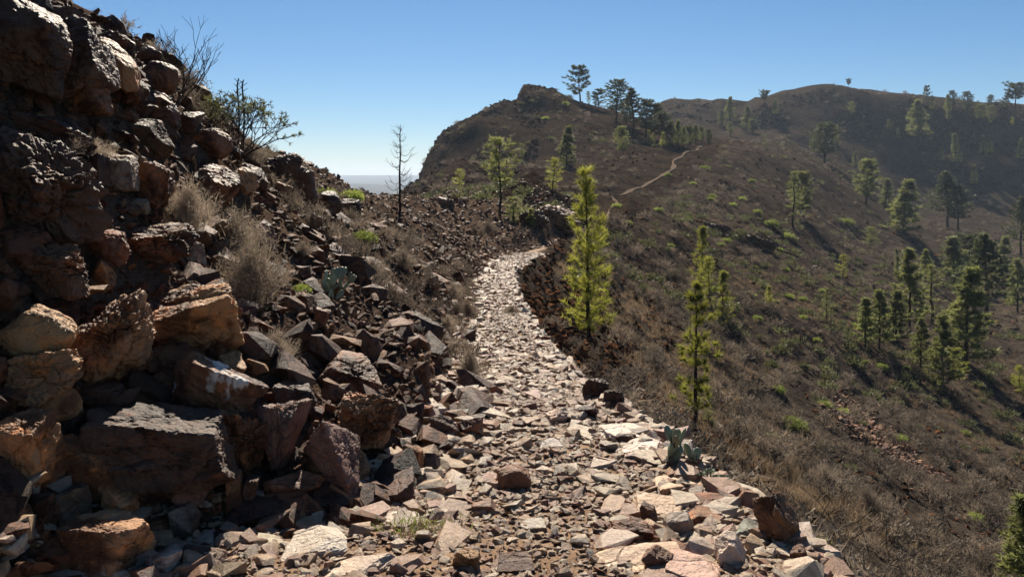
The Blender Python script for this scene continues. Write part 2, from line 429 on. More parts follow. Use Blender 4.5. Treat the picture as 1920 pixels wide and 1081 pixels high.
# ------------------------------------------------------------------ ground sheets
def sheet(name, fmask, mat):
    nj, ni = len(gd), len(gp)
    idx = np.arange(nj * ni).reshape(nj, ni)
    q = np.stack([idx[:-1, :-1], idx[:-1, 1:], idx[1:, 1:], idx[1:, :-1]], -1)[fmask]
    used = np.unique(q); remap = np.full(nj * ni, -1); remap[used] = np.arange(len(used))
    V = np.stack([Xg.ravel(), Yg.ravel(), Zg.ravel()], 1)[used]
    me = mesh_np(name, V, remap[q], mat, True)
    o = link(name, me); o['kind'] = 'structure'
    return o
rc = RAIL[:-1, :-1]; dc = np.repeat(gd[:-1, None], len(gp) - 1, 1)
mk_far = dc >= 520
mk_ridge = (~mk_far) & (dc >= 235) & (rc > 3.5) | ((~mk_far) & (dc >= 280))
mk_bank = (~mk_far) & (~mk_ridge) & (dc < 50) & (rc < 4.45)
mk_hill = (~mk_far) & (~mk_ridge) & (~mk_bank) & (dc >= 50) & (rc < 5.6)
mk_slope = ~(mk_far | mk_ridge | mk_bank | mk_hill)
bank = sheet('rocky_bank', mk_bank, m_bank)
slope = sheet('hillside', mk_slope, m_slope)
hill = sheet('hill', mk_hill, m_hill)
ridge = sheet('ridge', mk_ridge, m_ridge)
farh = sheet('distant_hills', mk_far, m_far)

# path: a sheet a little above the ground between its two edges
def path_sheet():
    ds = np.exp(np.linspace(math.log(0.9), math.log(186), 420))
    V = []; W = 13
    for d in ds:
        pl = np.interp(math.log(d), LD, rail_p[:, 4]); pr = np.interp(math.log(d), LD, rail_p[:, 5])
        xl = (pl - 960) / F * d; xr = (pr - 960) / F * d
        if d > 28:                       # beyond the bend a narrow trodden track
            c = (xl + xr) / 2 + 0.5 * vn2(np.array([d / 9.0]), np.array([5.0]), 19)[0] * sstep(60, 90, d); wdt = (0.2 + 0.12 * sstep(50, 120, d)) * (1 - 0.7 * sstep(36, 44, d) * (1 - sstep(88, 100, d))) * (1 + 0.7 * vn2(np.array([d / 4.0]), np.array([1.0]), 17)[0]); xl, xr = c - wdt, c + wdt
        for k in range(W):
            t = k / (W - 1)
            jag = 0.16 * vn2(np.array([d * 1.3 + 40 * (t > .5)]), np.array([3.0]), 7)[0]
            x = xl + (xr - xl) * t + jag * (abs(t - .5) * 2) ** 3
            up = 0.012 + 0.0012 * d
            V.append((x, d, float(ground_z(x, d)[0]) + (up if 0 < k < W - 1 else -0.05 - 0.002 * d)))
    f = []
    for j in range(len(ds) - 1):
        for k in range(W - 1):
            a = j * W + k; f.append((a, a + 1, a + W + 1, a + W))
    me = mesh_np('path', V, f, m_path, True); me.materials.append(m_track)
    nq = np.repeat((ds[:-1] > 40).astype(np.int32), W - 1); me.polygons.foreach_set('material_index', nq)
    o = link('path', me); o['kind'] = 'structure'
    return o
path = path_sheet()

# ------------------------------------------------------------------ rocks
def ico(level):
    bm = bmesh.new(); bmesh.ops.create_icosphere(bm, subdivisions=level, radius=1)
    v = np.array([q.co[:] for q in bm.verts]); f = np.array([[q.index for q in p.verts] for p in bm.faces]); bm.free()
    return v / np.linalg.norm(v, axis=1)[:, None], f
ICO = {k: ico(k) for k in (3, 5, 6)}

def rock_np(seed, kind='b', level=4, rough=1.0, size=0.5):
    """star-shaped boulder: a polyhedron of random cleavage planes, chipped and weathered; half extents 1"""
    rng = np.random.default_rng(seed)
    D, f = ICO[level]
    npl = {'b': 11, 'r': 26, 's': 12, 'w': 8, 'u': 10, 'c': 16}[kind]
    N = rng.normal(size=(npl, 3))
    axes = np.concatenate([np.eye(3), -np.eye(3)])
    jit = {'b': 0.24, 'r': 0.35, 's': 0.14, 'w': 0.34, 'u': 0.2, 'c': 0.28}[kind]
    N = np.concatenate([N, axes + rng.normal(scale=jit, size=(6, 3))]); N /= np.linalg.norm(N, axis=1)[:, None]
    dist = np.concatenate([rng.uniform(0.95, 1.4, npl), rng.uniform(0.8, 1.0, 6)])
    if kind == 'r': dist[:npl] = rng.uniform(0.88, 1.08, npl)
    if kind == 'w':
        N = np.concatenate([N, [[0.75, -0.25, 0.62]]]); dist = np.append(dist, 0.55); N[-1] /= np.linalg.norm(N[-1])
    q = D @ N.T
    r = np.where(q > 0.05, dist[None, :] / np.maximum(q, 0.05), 9)
    k = 14 if kind == 'r' else 40
    rr = -np.log(np.exp(-k * np.minimum(r, 3)).sum(1)) / k
    V = D * rr[:, None]
    # chips and weathering
    o = rng.uniform(0, 50, 3)
    n1 = vn3(V * 2.1 + o, 1); n2 = vn3(V * 5.0 + o, 2); n3 = vn3(V * 11.0 + o, 3); n4 = vn3(V * 23 + o, 4)
    ax = rng.normal(scale=0.12, size=3) + np.array([0.42, -0.15, 1]); ax /= np.linalg.norm(ax)
    # fracture blocks: cells with their own step and a cleft between them
    nc = {'b': 12, 'r': 7, 's': 9, 'w': 11, 'u': 7, 'c': 24}[kind]
    seeds = rng.uniform(-1, 1, (nc, 3)); W_ = V * np.array([1, 1, 1.5]) + 0.12 * np.stack([n2, n1, n3], 1)
    dd = np.sqrt(((W_[:, None, :] - seeds[None] * np.array([1, 1, 1.5])) ** 2).sum(2)); dsort = np.sort(dd, 1)
    step = rng.uniform(-1, 0.6, nc)[np.argmin(dd, 1)]; cleft = np.clip(1 - (dsort[:, 1] - dsort[:, 0]) / 0.09, 0, 1)
    fr = {'b': 1.0, 'r': 0.25, 's': 0.5, 'w': 0.9, 'u': 0.6, 'c': 1.3}[kind] * (0.075 * step - 0.07 * cleft)
    lay = V @ ax * (9 if kind in 'cs' else 5.5) + 0.7 * n1
    led = np.abs((lay % 1.0) - 0.5) * 2
    ledge = np.where(led < 0.22, (0.22 - led) / 0.22, 0) * (0.5 + 0.5 * np.sign(vn3(V * 1.4 + o, 9)))
    am = {'b': 0.055, 'r': 0.04, 's': 0.035, 'w': 0.05, 'u': 0.05, 'c': 0.09}[kind] * rough
    disp = am * (1.0 * n1 + 0.8 * n2 - 0.5 * np.abs(n3) * 1.2 + 0.3 * n4) - ledge * am * {'c': 1.6, 'b': 0.9, 'r': 0.3, 's': 0.8, 'w': 0.7, 'u': 0.8}[kind]
    if kind == 'c': disp = disp - 0.14 * np.clip(1 - np.abs(vn3(V * 2.6 + o, 12)) * 5, 0, 1)
    V = D * (rr + disp + fr)[:, None]
    V /= np.abs(V).max(0)[None, :]
    return V, f

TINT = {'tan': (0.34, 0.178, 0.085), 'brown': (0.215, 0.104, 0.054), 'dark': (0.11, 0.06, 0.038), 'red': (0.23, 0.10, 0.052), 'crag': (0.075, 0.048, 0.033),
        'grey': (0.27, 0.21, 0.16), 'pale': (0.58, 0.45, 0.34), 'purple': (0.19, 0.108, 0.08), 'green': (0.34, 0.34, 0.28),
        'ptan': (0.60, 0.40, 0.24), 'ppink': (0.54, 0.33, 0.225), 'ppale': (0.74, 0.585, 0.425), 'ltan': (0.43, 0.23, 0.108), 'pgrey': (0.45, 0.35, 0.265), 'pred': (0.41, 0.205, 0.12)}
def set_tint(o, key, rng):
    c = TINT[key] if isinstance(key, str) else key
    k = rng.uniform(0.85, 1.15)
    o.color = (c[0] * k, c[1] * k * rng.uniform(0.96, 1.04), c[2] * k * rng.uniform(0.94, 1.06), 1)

# photo column, row, width, height, shape, tint, tilt in degrees, label
BOULDERS = [
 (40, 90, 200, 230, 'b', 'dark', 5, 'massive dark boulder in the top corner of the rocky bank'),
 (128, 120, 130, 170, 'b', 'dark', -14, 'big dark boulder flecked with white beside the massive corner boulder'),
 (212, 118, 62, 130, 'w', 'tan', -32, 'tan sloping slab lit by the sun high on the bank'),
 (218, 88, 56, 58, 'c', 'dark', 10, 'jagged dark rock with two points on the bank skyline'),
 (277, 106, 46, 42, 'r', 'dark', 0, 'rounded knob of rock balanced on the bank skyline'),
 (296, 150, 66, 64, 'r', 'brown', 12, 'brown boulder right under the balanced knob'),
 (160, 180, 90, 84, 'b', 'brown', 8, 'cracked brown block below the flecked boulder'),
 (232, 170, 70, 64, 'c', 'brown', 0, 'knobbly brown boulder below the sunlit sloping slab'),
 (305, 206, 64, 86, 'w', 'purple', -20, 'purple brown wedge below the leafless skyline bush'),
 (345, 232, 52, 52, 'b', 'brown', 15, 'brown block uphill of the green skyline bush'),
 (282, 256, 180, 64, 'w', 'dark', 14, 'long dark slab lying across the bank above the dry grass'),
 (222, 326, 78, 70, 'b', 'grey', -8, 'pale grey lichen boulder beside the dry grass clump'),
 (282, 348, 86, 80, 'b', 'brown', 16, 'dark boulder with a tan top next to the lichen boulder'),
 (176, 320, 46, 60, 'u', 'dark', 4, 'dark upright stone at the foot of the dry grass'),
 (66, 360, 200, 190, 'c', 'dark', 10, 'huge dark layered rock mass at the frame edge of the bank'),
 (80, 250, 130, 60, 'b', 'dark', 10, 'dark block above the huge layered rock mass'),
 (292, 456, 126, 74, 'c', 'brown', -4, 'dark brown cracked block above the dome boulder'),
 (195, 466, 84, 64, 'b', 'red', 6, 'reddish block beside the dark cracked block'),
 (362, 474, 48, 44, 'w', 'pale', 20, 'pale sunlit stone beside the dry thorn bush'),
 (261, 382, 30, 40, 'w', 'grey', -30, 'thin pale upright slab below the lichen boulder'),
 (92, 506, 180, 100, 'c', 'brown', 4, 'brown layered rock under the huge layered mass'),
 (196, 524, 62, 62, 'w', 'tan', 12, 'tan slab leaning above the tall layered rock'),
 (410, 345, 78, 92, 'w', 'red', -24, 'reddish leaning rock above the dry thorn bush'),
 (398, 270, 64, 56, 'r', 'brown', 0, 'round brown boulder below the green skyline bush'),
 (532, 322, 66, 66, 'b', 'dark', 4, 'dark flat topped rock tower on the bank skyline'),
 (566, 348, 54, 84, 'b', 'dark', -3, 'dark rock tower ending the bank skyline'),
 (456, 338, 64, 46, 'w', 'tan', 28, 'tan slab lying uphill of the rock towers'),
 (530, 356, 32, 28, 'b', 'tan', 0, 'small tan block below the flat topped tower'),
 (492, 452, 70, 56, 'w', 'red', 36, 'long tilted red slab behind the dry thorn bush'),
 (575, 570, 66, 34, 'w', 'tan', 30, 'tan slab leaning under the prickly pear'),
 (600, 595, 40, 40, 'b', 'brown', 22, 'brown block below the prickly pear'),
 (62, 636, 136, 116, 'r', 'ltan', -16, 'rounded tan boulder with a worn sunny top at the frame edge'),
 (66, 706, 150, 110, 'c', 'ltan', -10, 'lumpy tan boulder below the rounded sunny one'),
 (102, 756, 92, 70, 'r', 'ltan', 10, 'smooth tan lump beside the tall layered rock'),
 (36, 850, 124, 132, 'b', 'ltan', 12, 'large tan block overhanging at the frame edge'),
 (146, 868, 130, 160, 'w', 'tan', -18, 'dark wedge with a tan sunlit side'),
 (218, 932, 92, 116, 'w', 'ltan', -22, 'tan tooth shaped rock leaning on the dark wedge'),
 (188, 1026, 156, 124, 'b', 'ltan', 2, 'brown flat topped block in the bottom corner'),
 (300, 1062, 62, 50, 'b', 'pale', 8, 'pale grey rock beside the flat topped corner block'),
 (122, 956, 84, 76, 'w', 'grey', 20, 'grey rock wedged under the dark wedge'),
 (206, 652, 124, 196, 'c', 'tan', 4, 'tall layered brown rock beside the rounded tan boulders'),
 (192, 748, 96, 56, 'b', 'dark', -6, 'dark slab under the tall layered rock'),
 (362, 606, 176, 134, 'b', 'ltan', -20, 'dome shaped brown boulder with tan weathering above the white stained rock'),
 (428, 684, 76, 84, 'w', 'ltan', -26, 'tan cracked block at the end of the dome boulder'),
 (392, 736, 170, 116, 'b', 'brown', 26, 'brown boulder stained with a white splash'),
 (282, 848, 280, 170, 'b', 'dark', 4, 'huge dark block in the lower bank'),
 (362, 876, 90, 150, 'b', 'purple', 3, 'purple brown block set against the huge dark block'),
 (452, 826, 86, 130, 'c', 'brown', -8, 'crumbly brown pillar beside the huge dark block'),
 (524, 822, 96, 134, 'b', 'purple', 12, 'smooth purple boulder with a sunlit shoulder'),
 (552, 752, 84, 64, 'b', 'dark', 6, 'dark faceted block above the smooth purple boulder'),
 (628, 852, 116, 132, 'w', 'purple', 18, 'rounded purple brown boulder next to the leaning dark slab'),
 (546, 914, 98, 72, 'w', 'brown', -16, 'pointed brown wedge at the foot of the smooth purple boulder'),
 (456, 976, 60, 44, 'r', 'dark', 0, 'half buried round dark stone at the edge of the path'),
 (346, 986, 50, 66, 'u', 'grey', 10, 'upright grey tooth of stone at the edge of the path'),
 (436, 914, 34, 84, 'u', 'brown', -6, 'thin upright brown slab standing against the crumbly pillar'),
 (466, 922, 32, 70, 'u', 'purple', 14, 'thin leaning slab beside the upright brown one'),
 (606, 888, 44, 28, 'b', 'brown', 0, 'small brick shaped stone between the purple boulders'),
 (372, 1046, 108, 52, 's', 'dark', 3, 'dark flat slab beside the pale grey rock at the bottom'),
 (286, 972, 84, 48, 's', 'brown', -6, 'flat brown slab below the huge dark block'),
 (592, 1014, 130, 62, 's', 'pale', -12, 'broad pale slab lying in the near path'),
 (660, 1062, 150, 40, 's', 'pale', -14, 'long pale slab edge at the bottom of the path'),
 (738, 912, 96, 66, 's', 'dark', -30, 'thin dark slab leaning against the rounded purple boulder'),
 (772, 862, 46, 66, 'b', 'tan', 6, 'light tan block at the foot of the bank by the leaning slab'),
 (688, 792, 110, 106, 'c', 'tan', 0, 'crumbly tan outcrop of stacked stone above the leaning slab'),
 (648, 704, 140, 78, 'w', 'brown', -12, 'large dark faced boulder above the crumbly tan outcrop'),
 (830, 806, 54, 52, 'b', 'dark', 8, 'black shadowed block where the bank meets the path'),
 (880, 806, 54, 42, 'b', 'brown', -6, 'brown block beside the black shadowed one'),
 (838, 842, 32, 28, 'b', 'dark', 0, 'small dark cube of rock at the path edge'),
 (795, 776, 30, 34, 'u', 'brown', 5, 'small upright brown stone above the black shadowed block'),
 (962, 900, 64, 48, 'r', 'brown', -8, 'rough brown boulder lying alone on the path'),
 (1046, 784, 44, 28, 'b', 'pale', -14, 'pale wedge shaped block on the far side of the path'),
 (1106, 776, 44, 28, 'b', 'dark', 6, 'dark block near the big flat slab'),
 (1174, 806, 96, 46, 's', 'pale', 6, 'big flat pale slab on the outer edge of the path'),
 (1176, 824, 42, 26, 'r', 'dark', 0, 'dark stone propped under the big flat slab'),
 (1208, 834, 78, 38, 's', 'pale', -4, 'pale slab beside the small cactus'),
 (1036, 832, 58, 24, 's', 'grey', -10, 'grey slab in the middle of the path'),
 (1270, 902, 92, 42, 's', 'ptan', 4, 'thick tan slab on the path edge beside the rosette plants'),
 (1236, 946, 98, 44, 's', 'ptan', 5, 'long tan slab with a shadowed front edge'),
 (1188, 996, 96, 38, 'b', 'red', 4, 'red brown block with its dark face to the viewer'),
 (1222, 968, 50, 40, 'w', 'dark', 24, 'dark leaning stone between the long tan slab and the red block'),
 (1344, 934, 98, 34, 's', 'brown', 8, 'brown slab jutting towards the drop'),
 (1340, 968, 110, 34, 's', 'tan', 16, 'tan slab tilted down towards the drop'),
 (1422, 998, 82, 40, 's', 'green', 26, 'smooth grey green slab tilted at the edge of the drop'),
 (1468, 975, 90, 104, 'w', 'brown', -10, 'big craggy boulder standing at the edge of the drop'),
 (1400, 930, 36, 26, 'b', 'tan', 0, 'small tan block under the charred branches'),
 (1376, 1036, 60, 62, 'w', 'pale', 12, 'pale pointed stone below the grey green slab'),
 (1274, 986, 56, 44, 'r', 'grey', -4, 'rounded grey block behind the long pale slab'),
 (1206, 1044, 160, 54, 's', 'ptan', -8, 'long weathered slab at the bottom edge of the path'),
 (1236, 1056, 64, 48, 'b', 'brown', 10, 'brown block lying on the long weathered slab'),
 (1304, 1066, 100, 60, 's', 'ppink', 10, 'broad smooth slab in the bottom corner of the path'),
 (1500, 1042, 44, 34, 'b', 'brown', 0, 'small brown rock below the big craggy boulder'),
 (752, 972, 76, 36, 's', 'pale', -8, 'pale crusted rock beside the small green herb'),
 (1000, 986, 48, 26, 's', 'grey', -4, 'flat grey stone in the trodden part of the path'),
 (876, 1052, 54, 46, 'b', 'tan', 4, 'tan block at the bottom of the path'),
 (966, 1056, 68, 34, 's', 'brown', -3, 'brown slab at the bottom of the path beside the tan block'),
 (1116, 732, 50, 44, 'c', 'dark', 0, 'dark crumbling rock on the shoulder of the path'),
 (1148, 752, 44, 40, 'c', 'dark', 8, 'black rock tipping over the shoulder of the path'),
 (1040, 395, 90, 52, 'c', 'brown', 20, 'slanting brown outcrop beyond the bend of the path'),
 (1000, 404, 60, 44, 'c', 'dark', -10, 'dark outcrop behind the pine with the drooping bough'),
 (1065, 425, 60, 50, 'c', 'dark', 24, 'dark layered outcrop beside the bend of the path'),
 (830, 372, 24, 26, 'u', 'brown', 6, 'blunt upright rock on the mound behind the dead pine'),
 (845, 378, 20, 22, 'u', 'dark', -10, 'dark pointed rock on the mound next to the blunt one'),
 (862, 378, 18, 22, 'w', 'brown', 14, 'small leaning rock at the end of the mound row'),
 (617, 382, 46, 44, 'r', 'dark', 0, 'dark boulder below the end of the rock towers'),
 (655, 395, 40, 42, 'b', 'dark', 10, 'dark blocky rock behind the bank near the dead pine'),
 (1338, 424, 58, 20, 'c', 'dark', 12, 'black lava outcrop above the three slender pines'),
 (1425, 452, 64, 24, 'c', 'dark', 16, 'black lava outcrop downhill of the spindly pine'),
 (1476, 470, 50, 22, 'c', 'dark', 20, 'dark outcrop on the slope under the spindly pine'),
 (1528, 500, 16, 14, 'r', 'dark', 0, 'round black boulder alone on the slope'),
 (1518, 508, 12, 10, 'r', 'dark', 0, 'small black boulder touching the lone round one'),
]
def place_boulders():
    n = 0
    for i, (px, py, w, h, kind, tint, tilt, lab) in enumerate(BOULDERS):
        if kind == 'x': continue
        rng = np.random.default_rng(700 + i)
        g = hit(px, min(py + h * 0.42, 1250), 2.7 if py > 900 else 3.2)
        d = g.y
        W = w * d / F; H = h * d / F
        if px < 700 and kind != 's': W *= 1.04; H *= 1.04
        sl = kind == 's'
        Dp = (0.5 * (W + H) if not sl else 0.62 * W) * rng.uniform(0.8, 1.1)
        level = 6 if w * h > 9000 else 5
        V, f = rock_np(900 + i, kind, level)
        th = H / 2
        if sl:            # a slab seen from above: its visible height is mostly its top face
            th = max(H * 0.30, 0.03)
            Dp = min(H * 1.9, W * 1.1)
        V = V * np.array([W / 2 * 1.06, Dp / 2, th * 1.06])
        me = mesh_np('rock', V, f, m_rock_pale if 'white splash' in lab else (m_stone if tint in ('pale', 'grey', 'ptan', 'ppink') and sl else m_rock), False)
        zc = EYE - (py - HZ) / F * d
        yoff = 0.12 * Dp
        if d > 30: zc = float(ground_z(g.x, d + yoff)[0]) + H * 0.08; V2 = None
        if sl: zc = float(ground_z(g.x, d)[0]) + th * 0.55
        o = link('flat_stone' if sl else 'boulder', me, None, (g.x, d + yoff, zc), (rng.uniform(-.12, .12) + (0.1 if sl else 0), math.radians(tilt), rng.uniform(-.25, .25)))
        if sl: o.rotation_euler = (rng.uniform(0.02, .16), math.radians(tilt) * 0.7, rng.uniform(-.3, .3))
        o['kind'] = 'thing'; o.name = 'flat_stone' if sl else ('outcrop' if 'outcrop' in lab else 'boulder')
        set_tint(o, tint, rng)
        tag(o, lab, 'rock', 'slabs along the path' if sl else 'boulders on the slope')
        n += 1
place_boulders()

# ------------------------------------------------------------------ loose stones: cheap angular hulls, shared meshes
def stone_mesh(seed, dims, mat, n=13, box=0.55):
    rng = np.random.default_rng(seed)
    p = rng.normal(size=(n, 3)); p /= np.linalg.norm(p, axis=1)[:, None]
    p = np.sign(p) * np.abs(p) ** box * rng.uniform(0.66, 1, (n, 1)) * np.array(dims)
    bm = bmesh.new()
    for q in p: bm.verts.new(q)
    r = bmesh.ops.convex_hull(bm, input=bm.verts)
    junk = [e for e in bm.verts if not e.link_faces]
    for e in junk: bm.verts.remove(e)
    bmesh.ops.recalc_face_normals(bm, faces=bm.faces)
    me = bpy.data.meshes.new('stone'); bm.to_mesh(me); bm.free(); me.materials.append(mat)
    return me
STONES = [stone_mesh(i, d, m_stone, 12 + i % 6) for i, d in enumerate(
    [(1, .75, .32), (1, .6, .3), (.9, .8, .4), (1, .7, .22), (.85, .7, .5), (1, .55, .4), (.9, .9, .28), (1, .65, .18), (.8, .7, .6), (1, .5, .35), (1, .8, .25), (.9, .6, .45), (1, .72, .36), (.95, .66, .2)])]
ROCKS = [stone_mesh(100 + i, d, m_rock, 13 + i % 7, 0.85) for i, d in enumerate(
    [(1, .75, .5), (1, .6, .38), (.9, .8, .62), (1, .5, .5), (1, .8, .32), (.8, .6, .75), (1, .85, .42), (1, .45, .3), (.9, .6, .5), (1, .7, .36), (.95, .8, .26), (1, .55, .6)])]
P_TINTS = ['ptan', 'ppale', 'ppink', 'pred', 'pgrey', 'ppale', 'ptan', 'ppale', 'ppink', 'ppale']
B_TINTS = ['brown', 'brown', 'dark', 'tan', 'red', 'purple', 'dark', 'brown']

def path_points(n, seed, d0, d1, edge=1.0, pw=1.0):
    """random spots on the path, denser near; returns x, y and position across (0..1)"""
    rng = np.random.default_rng(seed)
    u = rng.uniform(0, 1, n)
    d = np.exp(math.log(d0) + u * (math.log(d1) - math.log(d0))) if pw == 1 else (d0 ** (1 - pw) + u * (d1 ** (1 - pw) - d0 ** (1 - pw))) ** (1 / (1 - pw))
    t = rng.uniform(0, 1, n)
    t = np.where(rng.uniform(size=n) < 0.35, np.where(t < .5, t * 0.45, 1 - (1 - t) * 0.45), t)
    pl = np.interp(np.log(d), LD, rail_p[:, 4]); pr = np.interp(np.log(d), LD, rail_p[:, 5])
    tt = -0.12 * edge + t * (1 + 0.2 * edge)
    px = pl + (pr - pl) * tt
    return (px - 960) / F * d, d, tt
def visible_rank(x, y, z, size):
    py = HZ - F * (z - EYE) / y; px = 960 + F * x / y
    vis = (px > -10) & (px < 1930) & (py > 0) & (py < 1090)
    return np.where(vis, size / y, 0)

def stones_on_path():
    N = 11000
    rng = np.random.default_rng(11)
    x, y, t = path_points(N, 11, 2.5, 27, 1.0)
    size = 0.022 + 0.095 * rng.power(0.25, N) * rng.uniform(0.35, 1, N)
    worn = (vn2(x / 0.8, y / 1.6, 23) > 0.25) & (np.abs(t - 0.6) < 0.32)
    size = np.where(worn, size * 0.4, size)
    edge = np.clip(np.maximum(0.35 - t, t - 0.68) / 0.35, 0, 1)
    size = size * (0.9 + 0.45 * edge) * (1 + 0.02 * y)
    z = ground_z(x, y) + np.where((t > 0.02) & (t < 0.98), 0.012 + 0.0012 * y, 0)
    order = np.argsort(-visible_rank(x, y, z, size))
    bx, by, bt = path_points(72, 15, 2.7, 9.5, 0.8)
    bz = ground_z(bx, by) + 0.015
    for k in range(72):                       # broad flat slabs lying in the tread
        q = rng.uniform(0.075, 0.165)
        o = link('stone', STONES[(3, 7, 13, 10, 6)[k % 5]], path, (bx[k], by[k], bz[k] + q * 0.14), (rng.normal(0, .1), rng.normal(0, .1), rng.uniform(0, 6.28)), (q, q, q * 0.8))
        set_tint(o, ('ppale', 'ptan', 'ppale', 'ppink')[k % 4], rng)
    for k in order[:228]:
        o = link('stone', STONES[rng.integers(len(STONES))], path, (x[k], y[k], z[k] + size[k] * 0.2),
                 (rng.normal(0, .22), rng.normal(0, .22), rng.uniform(0, 6.28)), (size[k],) * 3)
        set_tint(o, P_TINTS[rng.integers(len(P_TINTS))], rng)
    rest = order[228:]
    return x[rest], y[rest], z[rest], size[rest]

def bank_points(n, seed, d0=3.0, d1=44):
    rng = np.random.default_rng(seed)
    d = np.exp(rng.uniform(math.log(d0), math.log(d1), n))
    rl = rng.uniform(0.4, 4.15, n)
    px = np.array([np.interp(a, np.arange(NR), np.array([np.interp(math.log(q), LD, rail_p[:, k]) for k in range(NR)])) for a, q in zip(rl, d)])
    return (px - 960) / F * d, d, rl
def rocks_on_bank():
    N = 4200
    rng = np.random.default_rng(21)
    x, y, rl = bank_points(N, 21)
    size = (0.04 + 0.2 * rng.power(0.28, N) * rng.uniform(0.3, 1, N)) * (1 + 0.006 * y)
    z = ground_z(x, y)
    order = np.argsort(-visible_rank(x, y, z, size))
    for k in order[:300]:
        s = size[k]
        o = link('rock', ROCKS[rng.integers(len(ROCKS))], bank, (x[k], y[k], z[k] + s * 0.25),
                 (rng.normal(0.1, .3), rng.normal(0.42, .32), rng.normal(0, .5)), (s * 1.15,) * 3)
        set_tint(o, B_TINTS[rng.integers(len(B_TINTS))], rng)
    rest = order[300:]
    return x[rest], y[rest], z[rest], size[rest]

# ------------------------------------------------------------------ uncountable stuff: points with instances
def proto_collection(name, meshes, tints=None):
    c = bpy.data.collections.new(name)
    mats = [mat_rock(f'{name}_{k}', fixed=TINT[k], rough=0.4 if 'stone' in name else (0.8 if 'crag' in name or 'dark' in name else 0.55), spec=0.55 if 'stone' in name else (0.0 if 'crag' in name or 'dark' in name else 0.2), mild='stone' in name) for k in tints] if tints else [None]
    for i, me in enumerate(meshes):
        for k, m in enumerate(mats):
            q = me
            if m:
                q = me.copy(); q.materials.clear(); q.materials.append(m)
            o = bpy.data.objects.new(f'{name}_{i:02d}_{k:02d}', q); c.objects.link(o)
    return c
def stuff(name, P, rot, scl, coll, label, cat, kind_seed=3):
    n = len(P)
    me = bpy.data.meshes.new(name); me.vertices.add(n); me.vertices.foreach_set('co', np.asarray(P, np.float32).ravel())
    a = me.attributes.new('rot', 'FLOAT_VECTOR', 'POINT'); a.data.foreach_set('vector', np.asarray(rot, np.float32).ravel())
    a = me.attributes.new('scl', 'FLOAT_VECTOR', 'POINT'); a.data.foreach_set('vector', np.asarray(scl, np.float32).ravel())
    a = me.attributes.new('pick', 'INT', 'POINT'); a.data.foreach_set('value', np.random.default_rng(kind_seed).integers(0, len(coll.objects), n).astype(np.int32))
    o = link(name, me); o['kind'] = 'stuff'; o['label'] = label; o['category'] = cat
    ng = bpy.data.node_groups.new(name + '_scatter', 'GeometryNodeTree')
    ng.interface.new_socket('Geometry', in_out='INPUT', socket_type='NodeSocketGeometry')
    ng.interface.new_socket('Geometry', in_out='OUTPUT', socket_type='NodeSocketGeometry')
    gi = ng.nodes.new('NodeGroupInput'); go = ng.nodes.new('NodeGroupOutput')
    ip = ng.nodes.new('GeometryNodeInstanceOnPoints'); ci = ng.nodes.new('GeometryNodeCollectionInfo')
    ci.inputs['Collection'].default_value = coll; ci.inputs['Separate Children'].default_value = True; ci.inputs['Reset Children'].default_value = True
    def attr(nm, ty):
        q = ng.nodes.new('GeometryNodeInputNamedAttribute'); q.data_type = ty; q.inputs['Name'].default_value = nm; return q.outputs[0]
    ng.links.new(gi.outputs[0], ip.inputs['Points']); ng.links.new(ci.outputs[0], ip.inputs['Instance'])
    ip.inputs['Pick Instance'].default_value = True
    ng.links.new(attr('pick', 'INT'), ip.inputs['Instance Index'])
    er = ng.nodes.new('FunctionNodeEulerToRotation'); ng.links.new(attr('rot', 'FLOAT_VECTOR'), er.inputs[0]); ng.links.new(er.outputs[0], ip.inputs['Rotation'])
    ng.links.new(attr('scl', 'FLOAT_VECTOR'), ip.inputs['Scale'])
    ng.links.new(ip.outputs[0], go.inputs[0])
    md = o.modifiers.new('scatter', 'NODES'); md.node_group = ng
    return o
C_STONE = proto_collection('proto_stone', STONES, ['ptan', 'ppale', 'ppink', 'ppale', 'pred', 'ptan'])
C_DARK = proto_collection('proto_dark_rock', ROCKS, ['dark', 'dark', 'brown', 'crag', 'brown'])
C_CRAG = proto_collection('proto_crag_rock', ROCKS, ['crag', 'crag'])
C_ROCK = proto_collection('proto_rock', ROCKS, ['brown', 'dark', 'tan', 'red', 'brown'])
def lay(x, y, z, s, rng, sink=0.2, tilt=0.3):
    n = len(x)
    P = np.stack([x, y, z + s * sink], 1)
    rot = np.stack([rng.normal(0, tilt, n), rng.normal(0, tilt, n), rng.uniform(0, 6.28, n)], 1)
    return P, rot, np.repeat(s[:, None], 3, 1)

rng = np.random.default_rng(31)
x, y, z, s = stones_on_path()
x2, y2, t2 = path_points(50000, 32, 2.4, 34, 1.0, 1.2)
s2 = (0.008 + 0.03 * rng.power(0.5, len(x2))) * (1 + 0.035 * y2)
z2 = ground_z(x2, y2) + np.where((t2 > 0.02) & (t2 < 0.98), 0.012 + 0.0012 * y2, 0)
P, R, Q = lay(np.r_[x, x2], np.r_[y, y2], np.r_[z, z2], np.r_[s, s2], rng, 0.2, 0.25)
stuff('gravel', P, R, Q, C_STONE, 'small loose stones covering the path', 'gravel')

x, y, z, s = rocks_on_bank()
x2, y2, r2 = bank_points(24000, 33, 3.0, 60)
s2 = (0.012 + 0.055 * rng.power(0.4, len(x2))) * (1 + 0.02 * y2 + 0.05 * np.clip(y2 - 15, 0, 60))
z2 = ground_z(x2, y2)
P, R, Q = lay(np.r_[x, x2], np.r_[y, y2], np.r_[z, z2], np.r_[s, s2], rng, 0.25, 0.5)
stuff('rubble', P, R, Q, C_ROCK, 'broken rubble covering the rocky bank', 'rubble')

